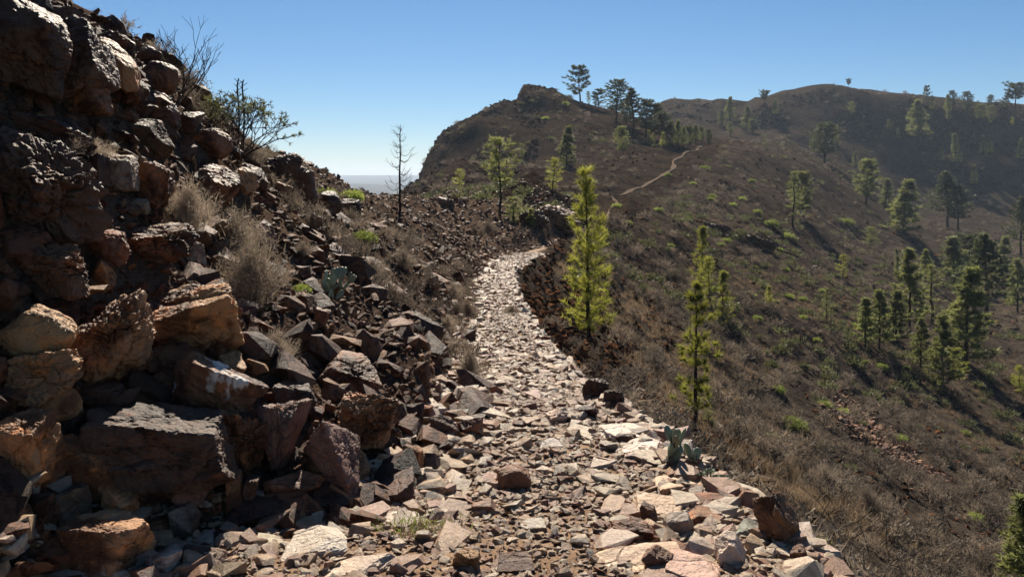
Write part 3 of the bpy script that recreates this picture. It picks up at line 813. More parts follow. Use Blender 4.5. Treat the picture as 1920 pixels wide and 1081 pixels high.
# ------------------------------------------------------------------ trees
def unit(v):
    return v / (np.linalg.norm(v) + 1e-9)
def tuft(g, c, dirv, n, length, width, rng, spread=0.75):
    d = np.asarray(dirv)[None, :] * 0.55 + rng.normal(size=(n, 3)) * spread
    d /= np.linalg.norm(d, axis=1)[:, None] + 1e-9
    d[:, 2] += 0.12
    base = np.asarray(c)[None, :] - np.asarray(dirv)[None, :] * rng.uniform(0, 0.6, (n, 1)) * length
    tip = base + d * length * rng.uniform(0.6, 1.1, (n, 1))
    g.blades(base, tip, width, rng)

def pine_meshes(seed, shape='cone', base=0.12, whorls=14, per=5, spread=0.16, tufts=4, needles=26, nl=0.05, nw=0.0035, tr=0.011, up=0.35, mat=None, gaps=0.0, lean=0.0):
    """unit-height Canary pine: trunk with limbs, and a crown of long-needled tufts"""
    rng = np.random.default_rng(seed)
    T = Geo(); C = Geo()
    hs = np.linspace(0, 1, 14)
    wob = np.cumsum(rng.normal(0, 0.004, (14, 2)), 0)
    tp = np.stack([wob[:, 0] + lean * hs ** 1.5, wob[:, 1], hs], 1)
    T.tube(tp, tr * (1 - 0.86 * hs) + 0.0008, 7)
    # flared foot
    T.tube([(tp[0][0], tp[0][1], -0.03), (tp[0][0], tp[0][1], 0.0), (tp[0][0], tp[0][1], 0.025)], [tr * 1.5, tr * 1.3, tr], 7)
    at = lambda t: np.array([np.interp(t, hs, tp[:, 0]), np.interp(t, hs, tp[:, 1]), t])
    for i in range(whorls):
        u = (i + rng.uniform(-.25, .25)) / (whorls - 1); u = min(max(u, 0), 1)
        h = base + (0.97 - base) * u
        L = spread * {'cone': (1 - u) ** 0.75 + 0.12, 'column': 0.55 + 0.75 * math.sin(math.pi * min(1, (1 - u) * 0.62 + 0.02)) if u < 0.93 else 0.3,
                      'ovoid': 0.35 + 0.75 * math.sin(math.pi * (0.12 + 0.8 * u)), 'top': 0.25 + 0.9 * math.sin(math.pi * (0.3 * u + 0.45)) * (0.5 + u) if u < .9 else 0.55,
                      'whorl': (1 - u) ** 0.6 * (0.85 if u < 0.2 else 1.0) + 0.1}[shape]
        k = per + rng.integers(-1, 2)
        a0 = rng.uniform(0, 6.28)
        for b in range(k):
            if rng.uniform() < gaps + 0.13: continue
            az = a0 + b * 2 * math.pi / k + rng.normal(0, 0.25)
            l = L * rng.uniform(0.6, 1.15)
            out = np.array([math.cos(az), math.sin(az), 0])
            e = up * rng.uniform(0.5, 1.3) + 0.35 * (u - 0.35)
            p0 = at(h); s = np.linspace(0, 1, 5)[:, None]
            pts = p0 + out * l * s * math.cos(e) + np.array([0, 0, 1]) * l * (s * math.sin(e) * 0.5 + 0.3 * s ** 2)
            T.tube(pts, np.linspace(tr * 0.32 * (1 - 0.6 * u), 0.0009, 5), 3)
            for q in range(tufts):
                f = 1 - 0.72 * (q / max(1, tufts - 1)) * rng.uniform(0.7, 1.0) if tufts > 1 else 1
                c = p0 + (pts[-1] - p0) * f; c[2] = np.interp(f, np.linspace(0, 1, 5), pts[:, 2])
                if q: c = c + rng.normal(0, 0.014, 3) + np.array([0, 0, 0.006])
                dv = unit(pts[-1] - pts[-2] + rng.normal(0, 0.01 if q == 0 else 0.03, 3) * (l > 0) )
                tuft(C, c, dv, needles, nl, nw, rng)
    tuft(C, at(0.985), np.array([0, 0, 1.0]), needles, nl, nw, rng, 0.45)
    return T.mesh('trunk', m_bark, True), C.mesh('crown', mat or m_needle)

PINES = {
 'hero':   pine_meshes(1, 'column', 0.05, 24, 6, 0.12, 3, 38, 0.043, 0.0030, 0.0125, 0.4, m_needle_y, 0.22),
 'whorl':  pine_meshes(2, 'whorl', 0.15, 10, 5, 0.17, 2, 84, 0.056, 0.0040, 0.014, 0.2, m_needle_y, 0.0),
 'young1': pine_meshes(3, 'cone', 0.08, 13, 5, 0.17, 3, 22, 0.07, 0.006, 0.012, 0.4, m_needle_y, 0.1),
 'young2': pine_meshes(4, 'ovoid', 0.12, 12, 5, 0.17, 3, 22, 0.07, 0.006, 0.012, 0.4, m_needle_y, 0.15),
 'mid1':   pine_meshes(5, 'cone', 0.14, 15, 6, 0.2, 5, 24, 0.05, 0.0085, 0.014, 0.3, m_needle, 0.12),
 'mid2':   pine_meshes(6, 'ovoid', 0.2, 14, 6, 0.2, 5, 24, 0.05, 0.0085, 0.014, 0.35, m_needle, 0.15),
 'mid3':   pine_meshes(7, 'cone', 0.1, 16, 5, 0.16, 5, 24, 0.05, 0.0085, 0.013, 0.35, m_needle, 0.1),
 'slim':   pine_meshes(8, 'cone', 0.06, 16, 5, 0.11, 3, 18, 0.055, 0.007, 0.012, 0.5, m_needle),
 'tall1':  pine_meshes(9, 'ovoid', 0.26, 16, 6, 0.2, 5, 24, 0.042, 0.0085, 0.015, 0.25, m_needle_d, 0.1),
 'tall2':  pine_meshes(10, 'cone', 0.3, 14, 6, 0.24, 5, 24, 0.042, 0.0085, 0.015, 0.3, m_needle_d, 0.15),
 'open':   pine_meshes(11, 'ovoid', 0.22, 10, 5, 0.27, 5, 34, 0.06, 0.010, 0.016, 0.3, m_needle_d, 0.15),
 'top':    pine_meshes(12, 'top', 0.45, 9, 5, 0.2, 4, 26, 0.055, 0.006, 0.014, 0.4, m_needle, 0.1),
 'umbrella': pine_meshes(13, 'top', 0.5, 7, 6, 0.34, 5, 40, 0.085, 0.014, 0.02, 0.4, m_needle_d, 0.05),
 'spindly': pine_meshes(14, 'cone', 0.1, 14, 4, 0.16, 2, 20, 0.055, 0.006, 0.013, -0.1, m_needle, 0.2),
 'bushy_d': pine_meshes(16, 'ovoid', 0.04, 9, 7, 0.36, 5, 22, 0.09, 0.012, 0.02, 0.5, m_needle_d),
 'bushy':  pine_meshes(15, 'ovoid', 0.04, 8, 6, 0.34, 4, 20, 0.09, 0.011, 0.02, 0.5, m_needle, 0.1),
}
CROWN_VARIANT = {}
def pine(px, py, h, kind, label, group, dmin=2.5, rot=None, wide=1.0, name='pine_tree', depth=None):
    rng = np.random.default_rng(int(px * 7 + py * 13))
    g = hit(px, py, dmin)
    if depth:
        x = (px - 960) / F * depth; g = Vector((x, depth, float(ground_z(x, depth)[0])))
    H = h * g.y / F
    root = bpy.data.objects.new(name, None); COL.objects.link(root)
    root.location = (g.x, g.y, g.z - 0.01 * H); root.empty_display_size = 0.3
    root.rotation_euler = (rng.normal(0, .015), rng.normal(0, .015), rng.uniform(0, 6.28) if rot is None else rot)
    wide = wide * {'hero': 1.0, 'whorl': 1.0, 'mid1': 1.45, 'mid2': 1.45, 'mid3': 1.5, 'tall1': 1.5, 'tall2': 1.5}.get(kind, 1.4)
    root.scale = (H * wide, H * wide, H)
    t, c = PINES[kind]
    link('trunk', t, root); link('crown', c, root)
    tag(root, label, 'pine', group)
    return root

GN = 'young pines near the path'; GH = 'pines on the central hill'; GR = 'pines on the far ridge'; GV = 'pines on the right hand slope and valley'
TREES = [
 (1105, 632, 316, 'hero', 'tall column shaped yellow green young pine beside the path', GN, 1.0),
 (1303, 798, 272, 'whorl', 'slender young pine with separate tufted whorls below the path', GN, 1.0),
 (1330, 806, 34, 'bushy', 'small pine seedling at the foot of the whorled young pine', GN, 1.0),
 (1317, 545, 120, 'young1', 'highest of three slender yellow green pines behind the whorled one', GN, 0.8),
 (1331, 580, 96, 'young2', 'middle of three slender pines partly hidden by the whorled one', GN, 0.8),
 (1355, 614, 106, 'young1', 'lowest of three slender pines beside the whorled one', GN, 0.95),
 (938, 436, 144, 'top', 'pine with a bare lower trunk and rounded top near the bend', GN, 0.95),
 (962, 432, 42, 'bushy', 'drooping low pine bough beside the bare trunked pine', GN, 1.3),
 (995, 442, 36, 'young1', 'little cone shaped pine at the bend of the path', GN, 1.3),
 (996, 470, 20, 'bushy', 'low yellow green pine seedling just above the bend', GN, 1.1),
 (1062, 316, 78, 'mid3', 'slim pine standing alone on the face of the central hill', GH, 1.1),
 (1036, 368, 60, 'young2', 'round topped pine below the lone pine on the hill face', GH, 1.2),
 (860, 358, 40, 'young2', 'small pine at the left foot of the central hill', GH, 1.3),
 (831, 372, 18, 'young1', 'tiny pine sapling beside the upright rocks of the mound', GH, 1.2),
 (978, 297, 26, 'bushy', 'small bushy pine high on the face of the central hill', GH, 0.7),
 (1168, 292, 54, 'mid2', 'pine on the hill face below the skyline pines', GH, 1.0),
 (1088, 184, 66, 'open', 'open crowned dark pine highest on the hill skyline', GH, 1.1),
 (1104, 190, 22, 'bushy', 'low pine scrub under the highest skyline pine', GH, 0.6),
 (1122, 206, 38, 'open', 'short open pine between the highest and the dense skyline pines', GH, 1.3),
 (1155, 226, 76, 'tall1', 'dense dark oval pine on the hill skyline', GH, 1.15),
 (1189, 252, 86, 'tall2', 'tallest dark pine with a clear trunk on the hill shoulder', GH, 1.0),
 (1174, 232, 44, 'open', 'pine half hidden between the two dark skyline pines', GH, 1.0),
 (1212, 258, 72, 'tall1', 'dark pine right after the tallest one on the shoulder', GH, 1.1),
 (1228, 262, 66, 'open', 'wide dark pine in the shoulder grove', GH, 1.0),
 (1243, 268, 58, 'tall1', 'oval dark pine in the middle of the shoulder grove', GH, 1.2),
 (1258, 270, 44, 'mid1', 'lower pine towards the end of the shoulder grove', GH, 1.2),
 (1272, 272, 46, 'mid3', 'pale pine beside the dark hilltop bush', GH, 1.1),
 (1281, 274, 36, 'mid1', 'short pine in front of the dark hilltop bush', GH, 1.1),
 (1303, 268, 34, 'mid1', 'cone shaped pine between the two hilltop bushes', GH, 1.2),
 (1316, 268, 30, 'mid2', 'small pine touching the last hilltop bush', GH, 1.0),
 (1217, 270, 26, 'young1', 'bright sapling below the tallest shoulder pine', GH, 1.0),
 (1243, 276, 28, 'young1', 'bright sapling below the middle of the grove', GH, 1.2),
 (1226, 272, 20, 'young2', 'tiny bright sapling between two others under the grove', GH, 1.0),
 (1292, 272, 34, 'bushy_d', 'dark round bush among the hilltop pines', GH, 0.75),
 (1329, 268, 24, 'bushy_d', 'dark round bush at the end of the hilltop pines', GH, 0.7),
 (1591, 167, 18, 'umbrella', 'lone little pine on the highest crest of the far ridge', GR, 0.6),
 (1310, 195, 8, 'umbrella', 'dot sized pine on the hazy left end of the ridge', GR, 0.8),
 (1368, 226, 44, 'mid3', 'pale pine breaking the ridge skyline beyond the hill shoulder', GR, 1.1),
 (1352, 236, 30, 'mid1', 'pale pine left of the one breaking the skyline', GR, 1.1),
 (1400, 246, 46, 'mid1', 'hazy pine below the cliff end of the ridge', GR, 1.1),
 (1412, 252, 28, 'mid2', 'short hazy pine below the cliff end', GR, 1.2),
 (1432, 200, 28, 'umbrella', 'flat topped pine at the top of the cliff', GR, 0.8),
 (1453, 216, 30, 'mid3', 'pine against the cliff beside the flat topped one', GR, 0.9),
 (1370, 256, 26, 'mid2', 'low round pine at the foot of the hazy ridge', GR, 1.1),
 (1737, 200, 38, 'open', 'skyline pine with a round head above the big ridge pine', GR, 0.6),
 (1748, 206, 26, 'mid3', 'thin pine next to the round headed skyline pine', GR, 0.8),
 (1776, 212, 34, 'mid3', 'thin skyline pine in the middle of the ridge row', GR, 0.9),
 (1786, 208, 38, 'tall1', 'dark skyline pine beside the thin middle one', GR, 0.8),
 (1778, 226, 34, 'slim', 'pale narrow pine just below the ridge row', GR, 1.2),
 (1814, 214, 42, 'tall1', 'dark pointed skyline pine further along the ridge', GR, 1.0),
 (1836, 228, 32, 'mid2', 'dull green pine below the pointed skyline pine', GR, 1.3),
 (1856, 214, 36, 'tall1', 'skyline pine over the thicket of the ridge', GR, 0.7),
 (1858, 230, 30, 'bushy', 'bushy pine thicket on the upper ridge', GR, 0.8),
 (1886, 208, 28, 'open', 'small dark pine leaning beside the umbrella pine', GR, 0.9),
 (1903, 208, 48, 'umbrella', 'umbrella pine with forked limbs on the ridge end', GR, 1.0),
 (1898, 236, 16, 'young2', 'tiny sapling below the umbrella pine', GR, 1.0),
 (1722, 264, 76, 'mid1', 'big cone shaped pine on the shaded ridge face', GR, 1.15),
 (1706, 232, 18, 'bushy', 'round bush like pine beside the big cone shaped one', GR, 1.0),
 (1597, 214, 22, 'bushy', 'bushy pine high on the shaded ridge face', GR, 0.9),
 (1668, 250, 26, 'slim', 'narrow pine on the bare upper ridge face', GR, 1.5),
 (1684, 260, 20, 'slim', 'smaller narrow pine next to the bare upper one', GR, 1.4),
 (1546, 306, 76, 'tall1', 'broad rounded pine at the edge of the ridge shadow', GV, 1.35),
 (1526, 284, 32, 'bushy', 'bushy pine clinging to the broad rounded pine', GV, 0.8),
 (1568, 272, 30, 'slim', 'narrow pine behind the broad rounded one', GV, 1.5),
 (1602, 314, 30, 'slim', 'short narrow pine downhill of the broad rounded one', GV, 1.7),
 (1623, 382, 82, 'mid2', 'oval pine with a bare trunk at the shadow edge', GV, 1.15),
 (1663, 392, 58, 'slim', 'narrow pine between the oval and the leafy valley pine', GV, 1.8),
 (1693, 442, 104, 'mid3', 'leafy full pine low on the shadow edge', GV, 1.3),
 (1778, 426, 104, 'tall2', 'tall pine of the shaded pair', GV, 1.1),
 (1797, 430, 84, 'tall1', 'shorter pine of the shaded pair', GV, 1.1),
 (1792, 306, 56, 'slim', 'narrow column pine in the ridge shade', GV, 1.2),
 (1763, 302, 28, 'slim', 'small narrow pine left of the column pine', GV, 1.6),
 (1843, 288, 34, 'slim', 'left one of the narrow twin pines', GV, 1.6),
 (1855, 288, 34, 'slim', 'right one of the narrow twin pines', GV, 1.3),
 (1825, 346, 38, 'slim', 'narrow pine below the twin pines', GV, 1.4),
 (1912, 300, 40, 'mid3', 'dim pine at the frame edge in the ridge shade', GV, 1.0),
 (1488, 428, 108, 'spindly', 'spindly pine with drooping boughs on the slope', GV, 1.1),
 (1507, 408, 84, 'mid2', 'pale pine standing behind the spindly one', GV, 1.0),
 (1580, 522, 44, 'young2', 'small round pine alone in the middle of the slope', GV, 1.2),
 (1632, 464, 36, 'bushy', 'bushy pale pine near the shadow edge', GV, 1.0),
 (1684, 515, 36, 'slim', 'narrow sapling above the tallest grove pine', GV, 1.4),
 (1683, 494, 28, 'slim', 'sapling behind the narrow one above the grove', GV, 1.4),
 (1442, 572, 36, 'young1', 'little bright pine near the three slender pines', GV, 1.2),
 (1550, 606, 66, 'spindly', 'thin sparse pine beside a dead stem', GV, 0.9),
 (1590, 662, 50, 'spindly', 'thin sapling at the start of the valley grove', GV, 1.2),
 (1622, 650, 92, 'mid3', 'first full pine of the valley grove', GV, 1.1),
 (1649, 656, 112, 'mid1', 'second pine of the valley grove with a bare top shoot', GV, 0.95),
 (1680, 644, 98, 'mid3', 'third pine of the valley grove', GV, 1.15),
 (1706, 624, 156, 'mid1', 'tall slim pine towering over the valley grove', GV, 0.85),
 (1748, 604, 108, 'spindly', 'sparse topped pine beside the tall slim one', GV, 1.4),
 (1736, 528, 60, 'mid1', 'pale pine behind the sparse topped one', GV, 1.0),
 (1726, 694, 98, 'mid1', 'sparse pine in front of the valley grove', GV, 0.9),
 (1767, 738, 146, 'mid1', 'slim pine nearest to the viewer in the valley grove', GV, 0.85),
 (1799, 718, 64, 'young2', 'short bright pine beside the nearest valley pine', GV, 1.1),
 (1811, 688, 184, 'mid3', 'large dense pine with a long shadow in the valley', GV, 1.15),
 (1832, 680, 30, 'bushy', 'low bough bush under the large dense pine', GV, 0.8),
 (1852, 606, 166, 'tall2', 'big dark pine with a heavy low bough', GV, 1.0),
 (1790, 545, 100, 'mid3', 'full pale pine left in the dense valley clump', GV, 1.3),
 (1808, 548, 78, 'mid2', 'rounded pale pine in front of the dense clump', GV, 1.3),
 (1822, 540, 100, 'tall1', 'rounded dark pine filling the dense clump', GV, 1.3),
 (1880, 530, 86, 'mid3', 'pine behind the big dark one', GV, 1.0),
 (1908, 586, 100, 'mid1', 'pine with a thin trunk at the frame edge', GV, 0.9),
 (1914, 482, 112, 'tall2', 'tall pine cut by the frame edge above the valley', GV, 0.9),
 (1913, 738, 52, 'young2', 'bright sapling at the frame edge below the valley grove', GV, 1.2),
 (1925, 1150, 220, 'mid3', 'bright pine crown rising in the bottom corner', GV, 1.2),
]
for (px, py, h, kind, lab, grp, wide) in TREES:
    dm = 2.5 if py > 480 else (44 if py > 430 else 60)
    if px < 970 and py > 430: dm = 44
    if grp in (GH,) and px > 1080: dm = 120
    if grp == GR: dm = 300
    if py > 1000: dm = 10
    pine(px, py, h, kind, lab, grp, dm, None, wide, 'round_bush' if kind == 'bushy_d' else 'pine_seedling' if kind == 'bushy' and h < 40 else 'pine_tree')

# dead trees and leafless bushes
def bare_tree(seed, n=46, L=0.26, droop=0.5, base=0.14, tr=0.016, twigs=3):
    rng = np.random.default_rng(seed); T = Geo(); B = Geo()
    hs = np.linspace(0, 1, 12); w = np.cumsum(rng.normal(0, 0.003, (12, 2)), 0)
    tp = np.stack([w[:, 0], w[:, 1], hs], 1)
    T.tube(tp, tr * (1 - 0.8 * hs), 7); T.tube([(0, 0, -0.03), (0, 0, 0.03)], [tr * 1.4, tr], 7)
    for i in range(n):
        u = base + (0.97 - base) * (i + rng.uniform(0, 1)) / n
        l = L * (1.08 - u) ** 0.7 * rng.uniform(0.55, 1.1); az = rng.uniform(0, 6.28)
        out = np.array([math.cos(az), math.sin(az), 0]); s = np.linspace(0, 1, 7)
        p0 = np.array([np.interp(u, hs, tp[:, 0]), np.interp(u, hs, tp[:, 1]), u])
        zc = l * (-droop * np.sin(s * 2.2) * (1 - u * 0.6) + 0.75 * s ** 2.4)
        side = np.array([-out[1], out[0], 0]) * rng.normal(0, 0.12) * l
        pts = p0 + out * (l * s * 0.95)[:, None] + side * (s ** 2)[:, None]; pts[:, 2] += zc
        B.tube(pts, np.linspace(0.0036, 0.0012, 7), 4)
        for k in range(twigs):
            f = rng.uniform(0.4, 1); c = pts[int(f * 6)]
            e = c + np.array([rng.normal(0, .03), rng.normal(0, .03), rng.uniform(0.01, .06)]) + out * 0.03
            B.tube([c, (c + e) / 2 + rng.normal(0, .004, 3), e], [0.0016, 0.0012, 0.0008], 3)
    return T.mesh('trunk', m_char, True), B.mesh('branches', m_char, True)
def dead_tree(px, py, h, seed, label, dmin, **k):
    g = hit(px, py, dmin); H = h * g.y / F
    r = bpy.data.objects.new('dead_tree', None); COL.objects.link(r); r.location = (g.x, g.y, g.z - 0.01); r.scale = (H, H, H)
    a, b = bare_tree(seed, **k); link('trunk', a, r); link('branches', b, r)
    tag(r, label, 'dead tree')
dead_tree(750, 406, 170, 61, 'bare dead pine with upcurved branches on the mound', 24)
dead_tree(1558, 622, 46, 62, 'bare dead stem beside the thin sparse pine', 20, n=10, L=0.1)
dead_tree(128, 24, 60, 63, 'bare cross shaped stick on the top corner of the bank', 4.5, n=3, L=0.2, base=0.6, twigs=1)

# ------------------------------------------------------------------ plants as single things
def leaf_dome(seed, n, rx, h, leaf, mat, wood=True, up=0.5, name='bush'):
    """low rounded shrub of unit radius: forked stems (sub-mesh) and upright leaves round their tips"""
    rng = np.random.default_rng(seed); L = Geo(); T = Geo()
    lobes = [(rng.uniform(-.45, .45), rng.uniform(-.45, .45), rng.uniform(.6, 1.0)) for _ in range(7)]
    tips = []
    for i in range(n):
        lx, ly, lr = lobes[rng.integers(7)]
        d = rng.normal(size=3); d[2] = abs(d[2]) * 0.9 + 0.05; d = unit(d) * lr * rng.uniform(0.75, 1.0) * 0.62
        tips.append(np.array([lx + d[0], ly + d[1], max(0.05, d[2] * h * 1.5)]))
    tips = np.array(tips)
    for t in tips[:: max(1, n // 60)]:
        T.tube([(t[0] * .1, t[1] * .1, -0.06), t * np.array([.55, .55, .5]), t], [0.03, 0.016, 0.006], 3)
    for k in range(5):
        out = tips * np.array([1, 1, 0.6]); out /= np.linalg.norm(out, axis=1)[:, None] + 1e-6
        dr = out * 0.6 + np.array([0, 0, up]) + rng.normal(0, .45, tips.shape)
        dr /= np.linalg.norm(dr, axis=1)[:, None]
        b = tips + rng.normal(0, leaf * 0.35, tips.shape)
        L.blades(b, b + dr * leaf * rng.uniform(.6, 1.2, (n, 1)), leaf * 0.3, rng)
    return T.mesh('stems', m_twig), L.mesh('leaves', mat)
def twig_dome(seed, stems, h, mat, wd=0.012, spread=1.0, fork=4):
    """dry, wiry shrub of unit radius"""
    rng = np.random.default_rng(seed); G = Geo(); B0 = []; B1 = []; W = []
    for i in range(stems):
        az = rng.uniform(0, 6.28); lean = rng.power(0.8) * spread
        tip = np.array([math.cos(az) * lean * 0.85, math.sin(az) * lean * 0.85, h * (1 - 0.45 * lean ** 2) * rng.uniform(0.55, 1.0)])
        b = np.array([rng.normal(0, .12), rng.normal(0, .12), -0.05])
        mid = (b + tip) / 2 + rng.normal(0, .07, 3)
        B0 += [b, mid]; B1 += [mid + (mid - b) * .05, tip]; W += [wd * 1.5, wd]
        for k in range(fork):
            f = rng.uniform(0.25, 1.0); c = mid + (tip - mid) * f
            e = c + rng.normal(0, .14, 3) + np.array([0, 0, 0.08]) + (tip - mid) * 0.15
            B0.append(c); B1.append(e); W.append(wd * 0.8)
            for q in range(3):
                c2 = c + (e - c) * rng.uniform(.3, 1); B0.append(c2); B1.append(c2 + rng.normal(0, .07, 3) + np.array([0, 0, .03])); W.append(wd * 0.7)
    G.blades(np.array(B0), np.array(B1), np.array(W), rng)
    return G.mesh('twigs', mat)

BUSH = [leaf_dome(300 + i, 150, 1, 0.62, 0.26, m_bush) for i in range(3)]
BUSH_D = [leaf_dome(320 + i, 150, 1, 0.6, 0.24, m_bush_d) for i in range(3)]
BUSH_HI = [leaf_dome(340 + i, 420, 1, 0.72, 0.15, m_bush) for i in range(2)]
ANCH = [(1105, 632, 'the tall column shaped pine'), (1303, 798, 'the whorled young pine'), (1355, 614, 'the three slender pines'), (1490, 428, 'the spindly pine'),
        (1622, 650, 'the valley grove'), (1767, 738, 'the nearest valley pine'), (1811, 688, 'the large dense valley pine'), (1546, 306, 'the broad rounded pine'),
        (1442, 572, 'the little bright pine'), (1550, 606, 'the thin sparse pine'), (1268, 305, 'the far bend of the track'), (1180, 352, 'the far end of the track'),
        (1528, 500, 'the lone round black boulder'), (1425, 452, 'the black lava outcrop'), (1062, 316, 'the lone hill pine'), (1468, 972, 'the big craggy boulder'),
        (1580, 522, 'the small round pine'), (1632, 464, 'the bushy pale pine'), (1168, 292, 'the pine below the skyline row'), (1913, 738, 'the bright frame edge sapling'),
        (1338, 424, 'the lava outcrop above the slender pines'), (1000, 170, 'the hill summit'), (938, 436, 'the bare trunked pine'), (566, 348, 'the end rock tower')]
def auto_label(px, py, w, prefix):
    near_a = sorted(ANCH, key=lambda a: math.hypot(a[0] - px, a[1] - py))
    for size in ('', 'small ' if w < 18 else 'large '):
        for a in near_a[:4]:
            dx, dy = px - a[0], py - a[1]
            rel = ('uphill of' if dy < 0 else 'downhill of') if abs(dy) > abs(dx) * 0.7 else ('to the right of' if dx > 0 else 'to the left of')
            lab = f'{size}{prefix} {rel} {a[2]}'
            if lab not in USED: return lab
    return lab
GREEN = [(1480, 800, 56, 'h'), (1446, 832, 46, 'h'), (1461, 735, 28), (1545, 760, 27), (1581, 775, 24), (1654, 692, 22), (1692, 742, 22), (1683, 824, 27), (1826, 976, 29), (1808, 812, 20),
 (1615, 795, 20, 'd'), (1544, 846, 34, 'd'), (1505, 596, 18), (1479, 557, 18), (1505, 563, 16), (1456, 566, 14), (1621, 680, 16), (1443, 690, 34, 'd'), (1671, 730, 26, 'd'), (1505, 690, 26, 'd'),
 (1769, 868, 24, 'd'), (1808, 840, 24, 'd'), (1319, 318, 20), (1409, 342, 14), (1389, 374, 18), (1374, 385, 14), (1334, 370, 14), (1279, 412, 12), (1293, 409, 12), (1446, 424, 26), (1478, 445, 26), (1362, 453, 18),
 (1258, 464, 16), (1415, 501, 14), (1460, 471, 18), (1474, 508, 16), (1413, 554, 12), (1651, 550, 14), (1252, 330, 12), (1331, 374, 16), (1156, 388, 18), (1058, 197, 14), (1023, 223, 14), (1586, 418, 24),
 (1470, 810, 22, 'd'), (1590, 880, 30, 'd'), (1490, 700, 24, 'd'), (1560, 705, 18, 'd'), (1720, 800, 18, 'd'), (1640, 850, 22, 'd'), (1780, 920, 22, 'd'), (1870, 860, 22, 'd'), (1380, 660, 22, 'd'), (1420, 600, 18),
 (1540, 545, 14), (1600, 610, 14), (1340, 545, 18), (1245, 540, 14), (1350, 460, 16), (1530, 640, 16), (1700, 690, 16), (1500, 380, 16), (1420, 400, 16), (1300, 345, 14), (1235, 395, 16), (1180, 420, 14)]
for i, rec in enumerate(GREEN):
    px, py, w = rec[:3]; kind = rec[3] if len(rec) > 3 else 'g'
    g = hit(px, py, 8); R = w / 2 * g.y / F * 1.2
    src = {'g': BUSH, 'd': BUSH_D, 'h': BUSH_HI}[kind]
    st, lf = src[i % len(src)]
    r = bpy.data.objects.new('bush', None); COL.objects.link(r); r.location = g; r.rotation_euler = (0, 0, i * 1.7); r.scale = (R, R, R * (0.85 + 0.2 * (i % 3)))
    link('stems', st, r); link('leaves', lf, r)
    lab = auto_label(px, py, w, 'dark olive bush' if kind == 'd' else ('rounded green bush' if i % 2 else 'yellow green bush'))
    if kind == 'h': lab = 'larger bright green dome bush on the grassy slope' if w > 50 else 'bright green dome bush just below the larger one'
    tag(r, lab, 'bush', 'bushes on the slope')

# dry shrubs
DRY = [(110, 300, 120, 70, 's', 'pale dry grass clump at the top of the near bank'), (185, 305, 90, 60, 's', 'pale dry grass clump beside the lichen boulder'),
 (360, 430, 110, 110, 't', 'dry grey shrub above the thorn bush'), (445, 490, 150, 120, 't', 'big tangled dry thorn bush in the middle of the bank'), (480, 560, 150, 130, 't', 'brown dead shrub hanging below the thorn bush'),
 (520, 680, 84, 80, 't', 'wiry brown shrub above the dark faceted block'), (700, 530, 70, 60, 't', 'grey shrub in the hollow of the far bank'), (640, 470, 60, 50, 't', 'grey brown shrub downhill of the rock towers'),
 (756, 500, 60, 44, 't', 'dull shrub on the mound below the dead pine'), (850, 560, 44, 40, 't', 'grey shrub at the far left edge of the path'), (876, 600, 40, 50, 't', 'straw coloured shrub leaning over the path edge'),
 (880, 715, 64, 80, 't', 'dry shrub at the foot of the bank where the path narrows'), (960, 590, 36, 26, 't', 'small dry shrub on the outer path edge'), (915, 440, 40, 30, 't', 'dry shrub at the foot of the bare trunked pine'),
 (470, 300, 90, 50, 't', 'dead brown shrub under the green skyline bush'), (840, 620, 36, 40, 't', 'olive dry shrub between bank and path'),
 (1620, 960, 60, 60, 't', 'grey shrub on the grassy slope beyond the craggy boulder'), (1540, 910, 60, 50, 't', 'dry shrub right behind the craggy boulder'), (570, 480, 50, 40, 's', 'straw tuft uphill of the prickly pear')]
SHR = [twig_dome(400 + i, 260, 0.95, m_brush if i != 1 else m_twig, 0.015) for i in range(3)]
STR = [twig_dome(420 + i, 260, 0.9, m_brush, 0.014, 0.8, 3) for i in range(2)]
for i, (px, py, w, h, k, lab) in enumerate(DRY):
    g = hit(px, py, 3.3); R = w / 2 * g.y / F * 1.2
    me = (SHR if k == 't' else STR)[i % (3 if k == 't' else 2)]
    r = link('dry_shrub', me, None, (g.x, g.y - 0.25 * R, g.z - 0.03), (0, 0, i * 2.1), (R * 1.1, R * 1.1, h * g.y / F * 0.85))
    tag(r, lab, 'shrub', 'dry shrubs on the bank')

# leafless and green bushes on the bank skyline
def forked(seed, levels, mat, leafmat=None, h=1.0, spread=0.6, r0=0.02, stems=6, leaf=0.06, leaves=6):
    rng = np.random.default_rng(seed); T = Geo(); L = Geo()
    def grow(p, d, l, r, lev):
        q = p + d * l; m = (p + q) / 2 + rng.normal(0, .04, 3) * l
        T.tube([p, m, q], [r, r * 0.85, r * 0.7], 4)
        if lev == 0:
            if leafmat:
                n = leaves; dd = d[None] * .7 + rng.normal(0, .6, (n, 3)); dd /= np.linalg.norm(dd, axis=1)[:, None]
                b = np.repeat(q[None], n, 0); L.blades(b, b + dd * leaf * rng.uniform(.7, 1.2, (n, 1)), leaf * 0.24, rng)
            return
        for k in range(2 if rng.uniform() < 0.75 else 3):
            grow(q, unit(d + rng.normal(0, spread, 3) * np.array([1, 1, .6]) + np.array([0, 0, .18])), l * rng.uniform(.65, .95), r * 0.68, lev - 1)
    for s in range(stems):
        az = s * 6.28 / stems + rng.normal(0, .4); e = rng.uniform(0.35, 1.3)
        d = np.array([math.cos(az) * math.cos(e), math.sin(az) * math.cos(e), math.sin(e)])
        grow(np.array([0, 0, -0.03]), d, h * 0.27, r0, levels)
    t = T.mesh('branches', mat, True)
    return (t, L.mesh('leaves', leafmat)) if leafmat else (t, None)
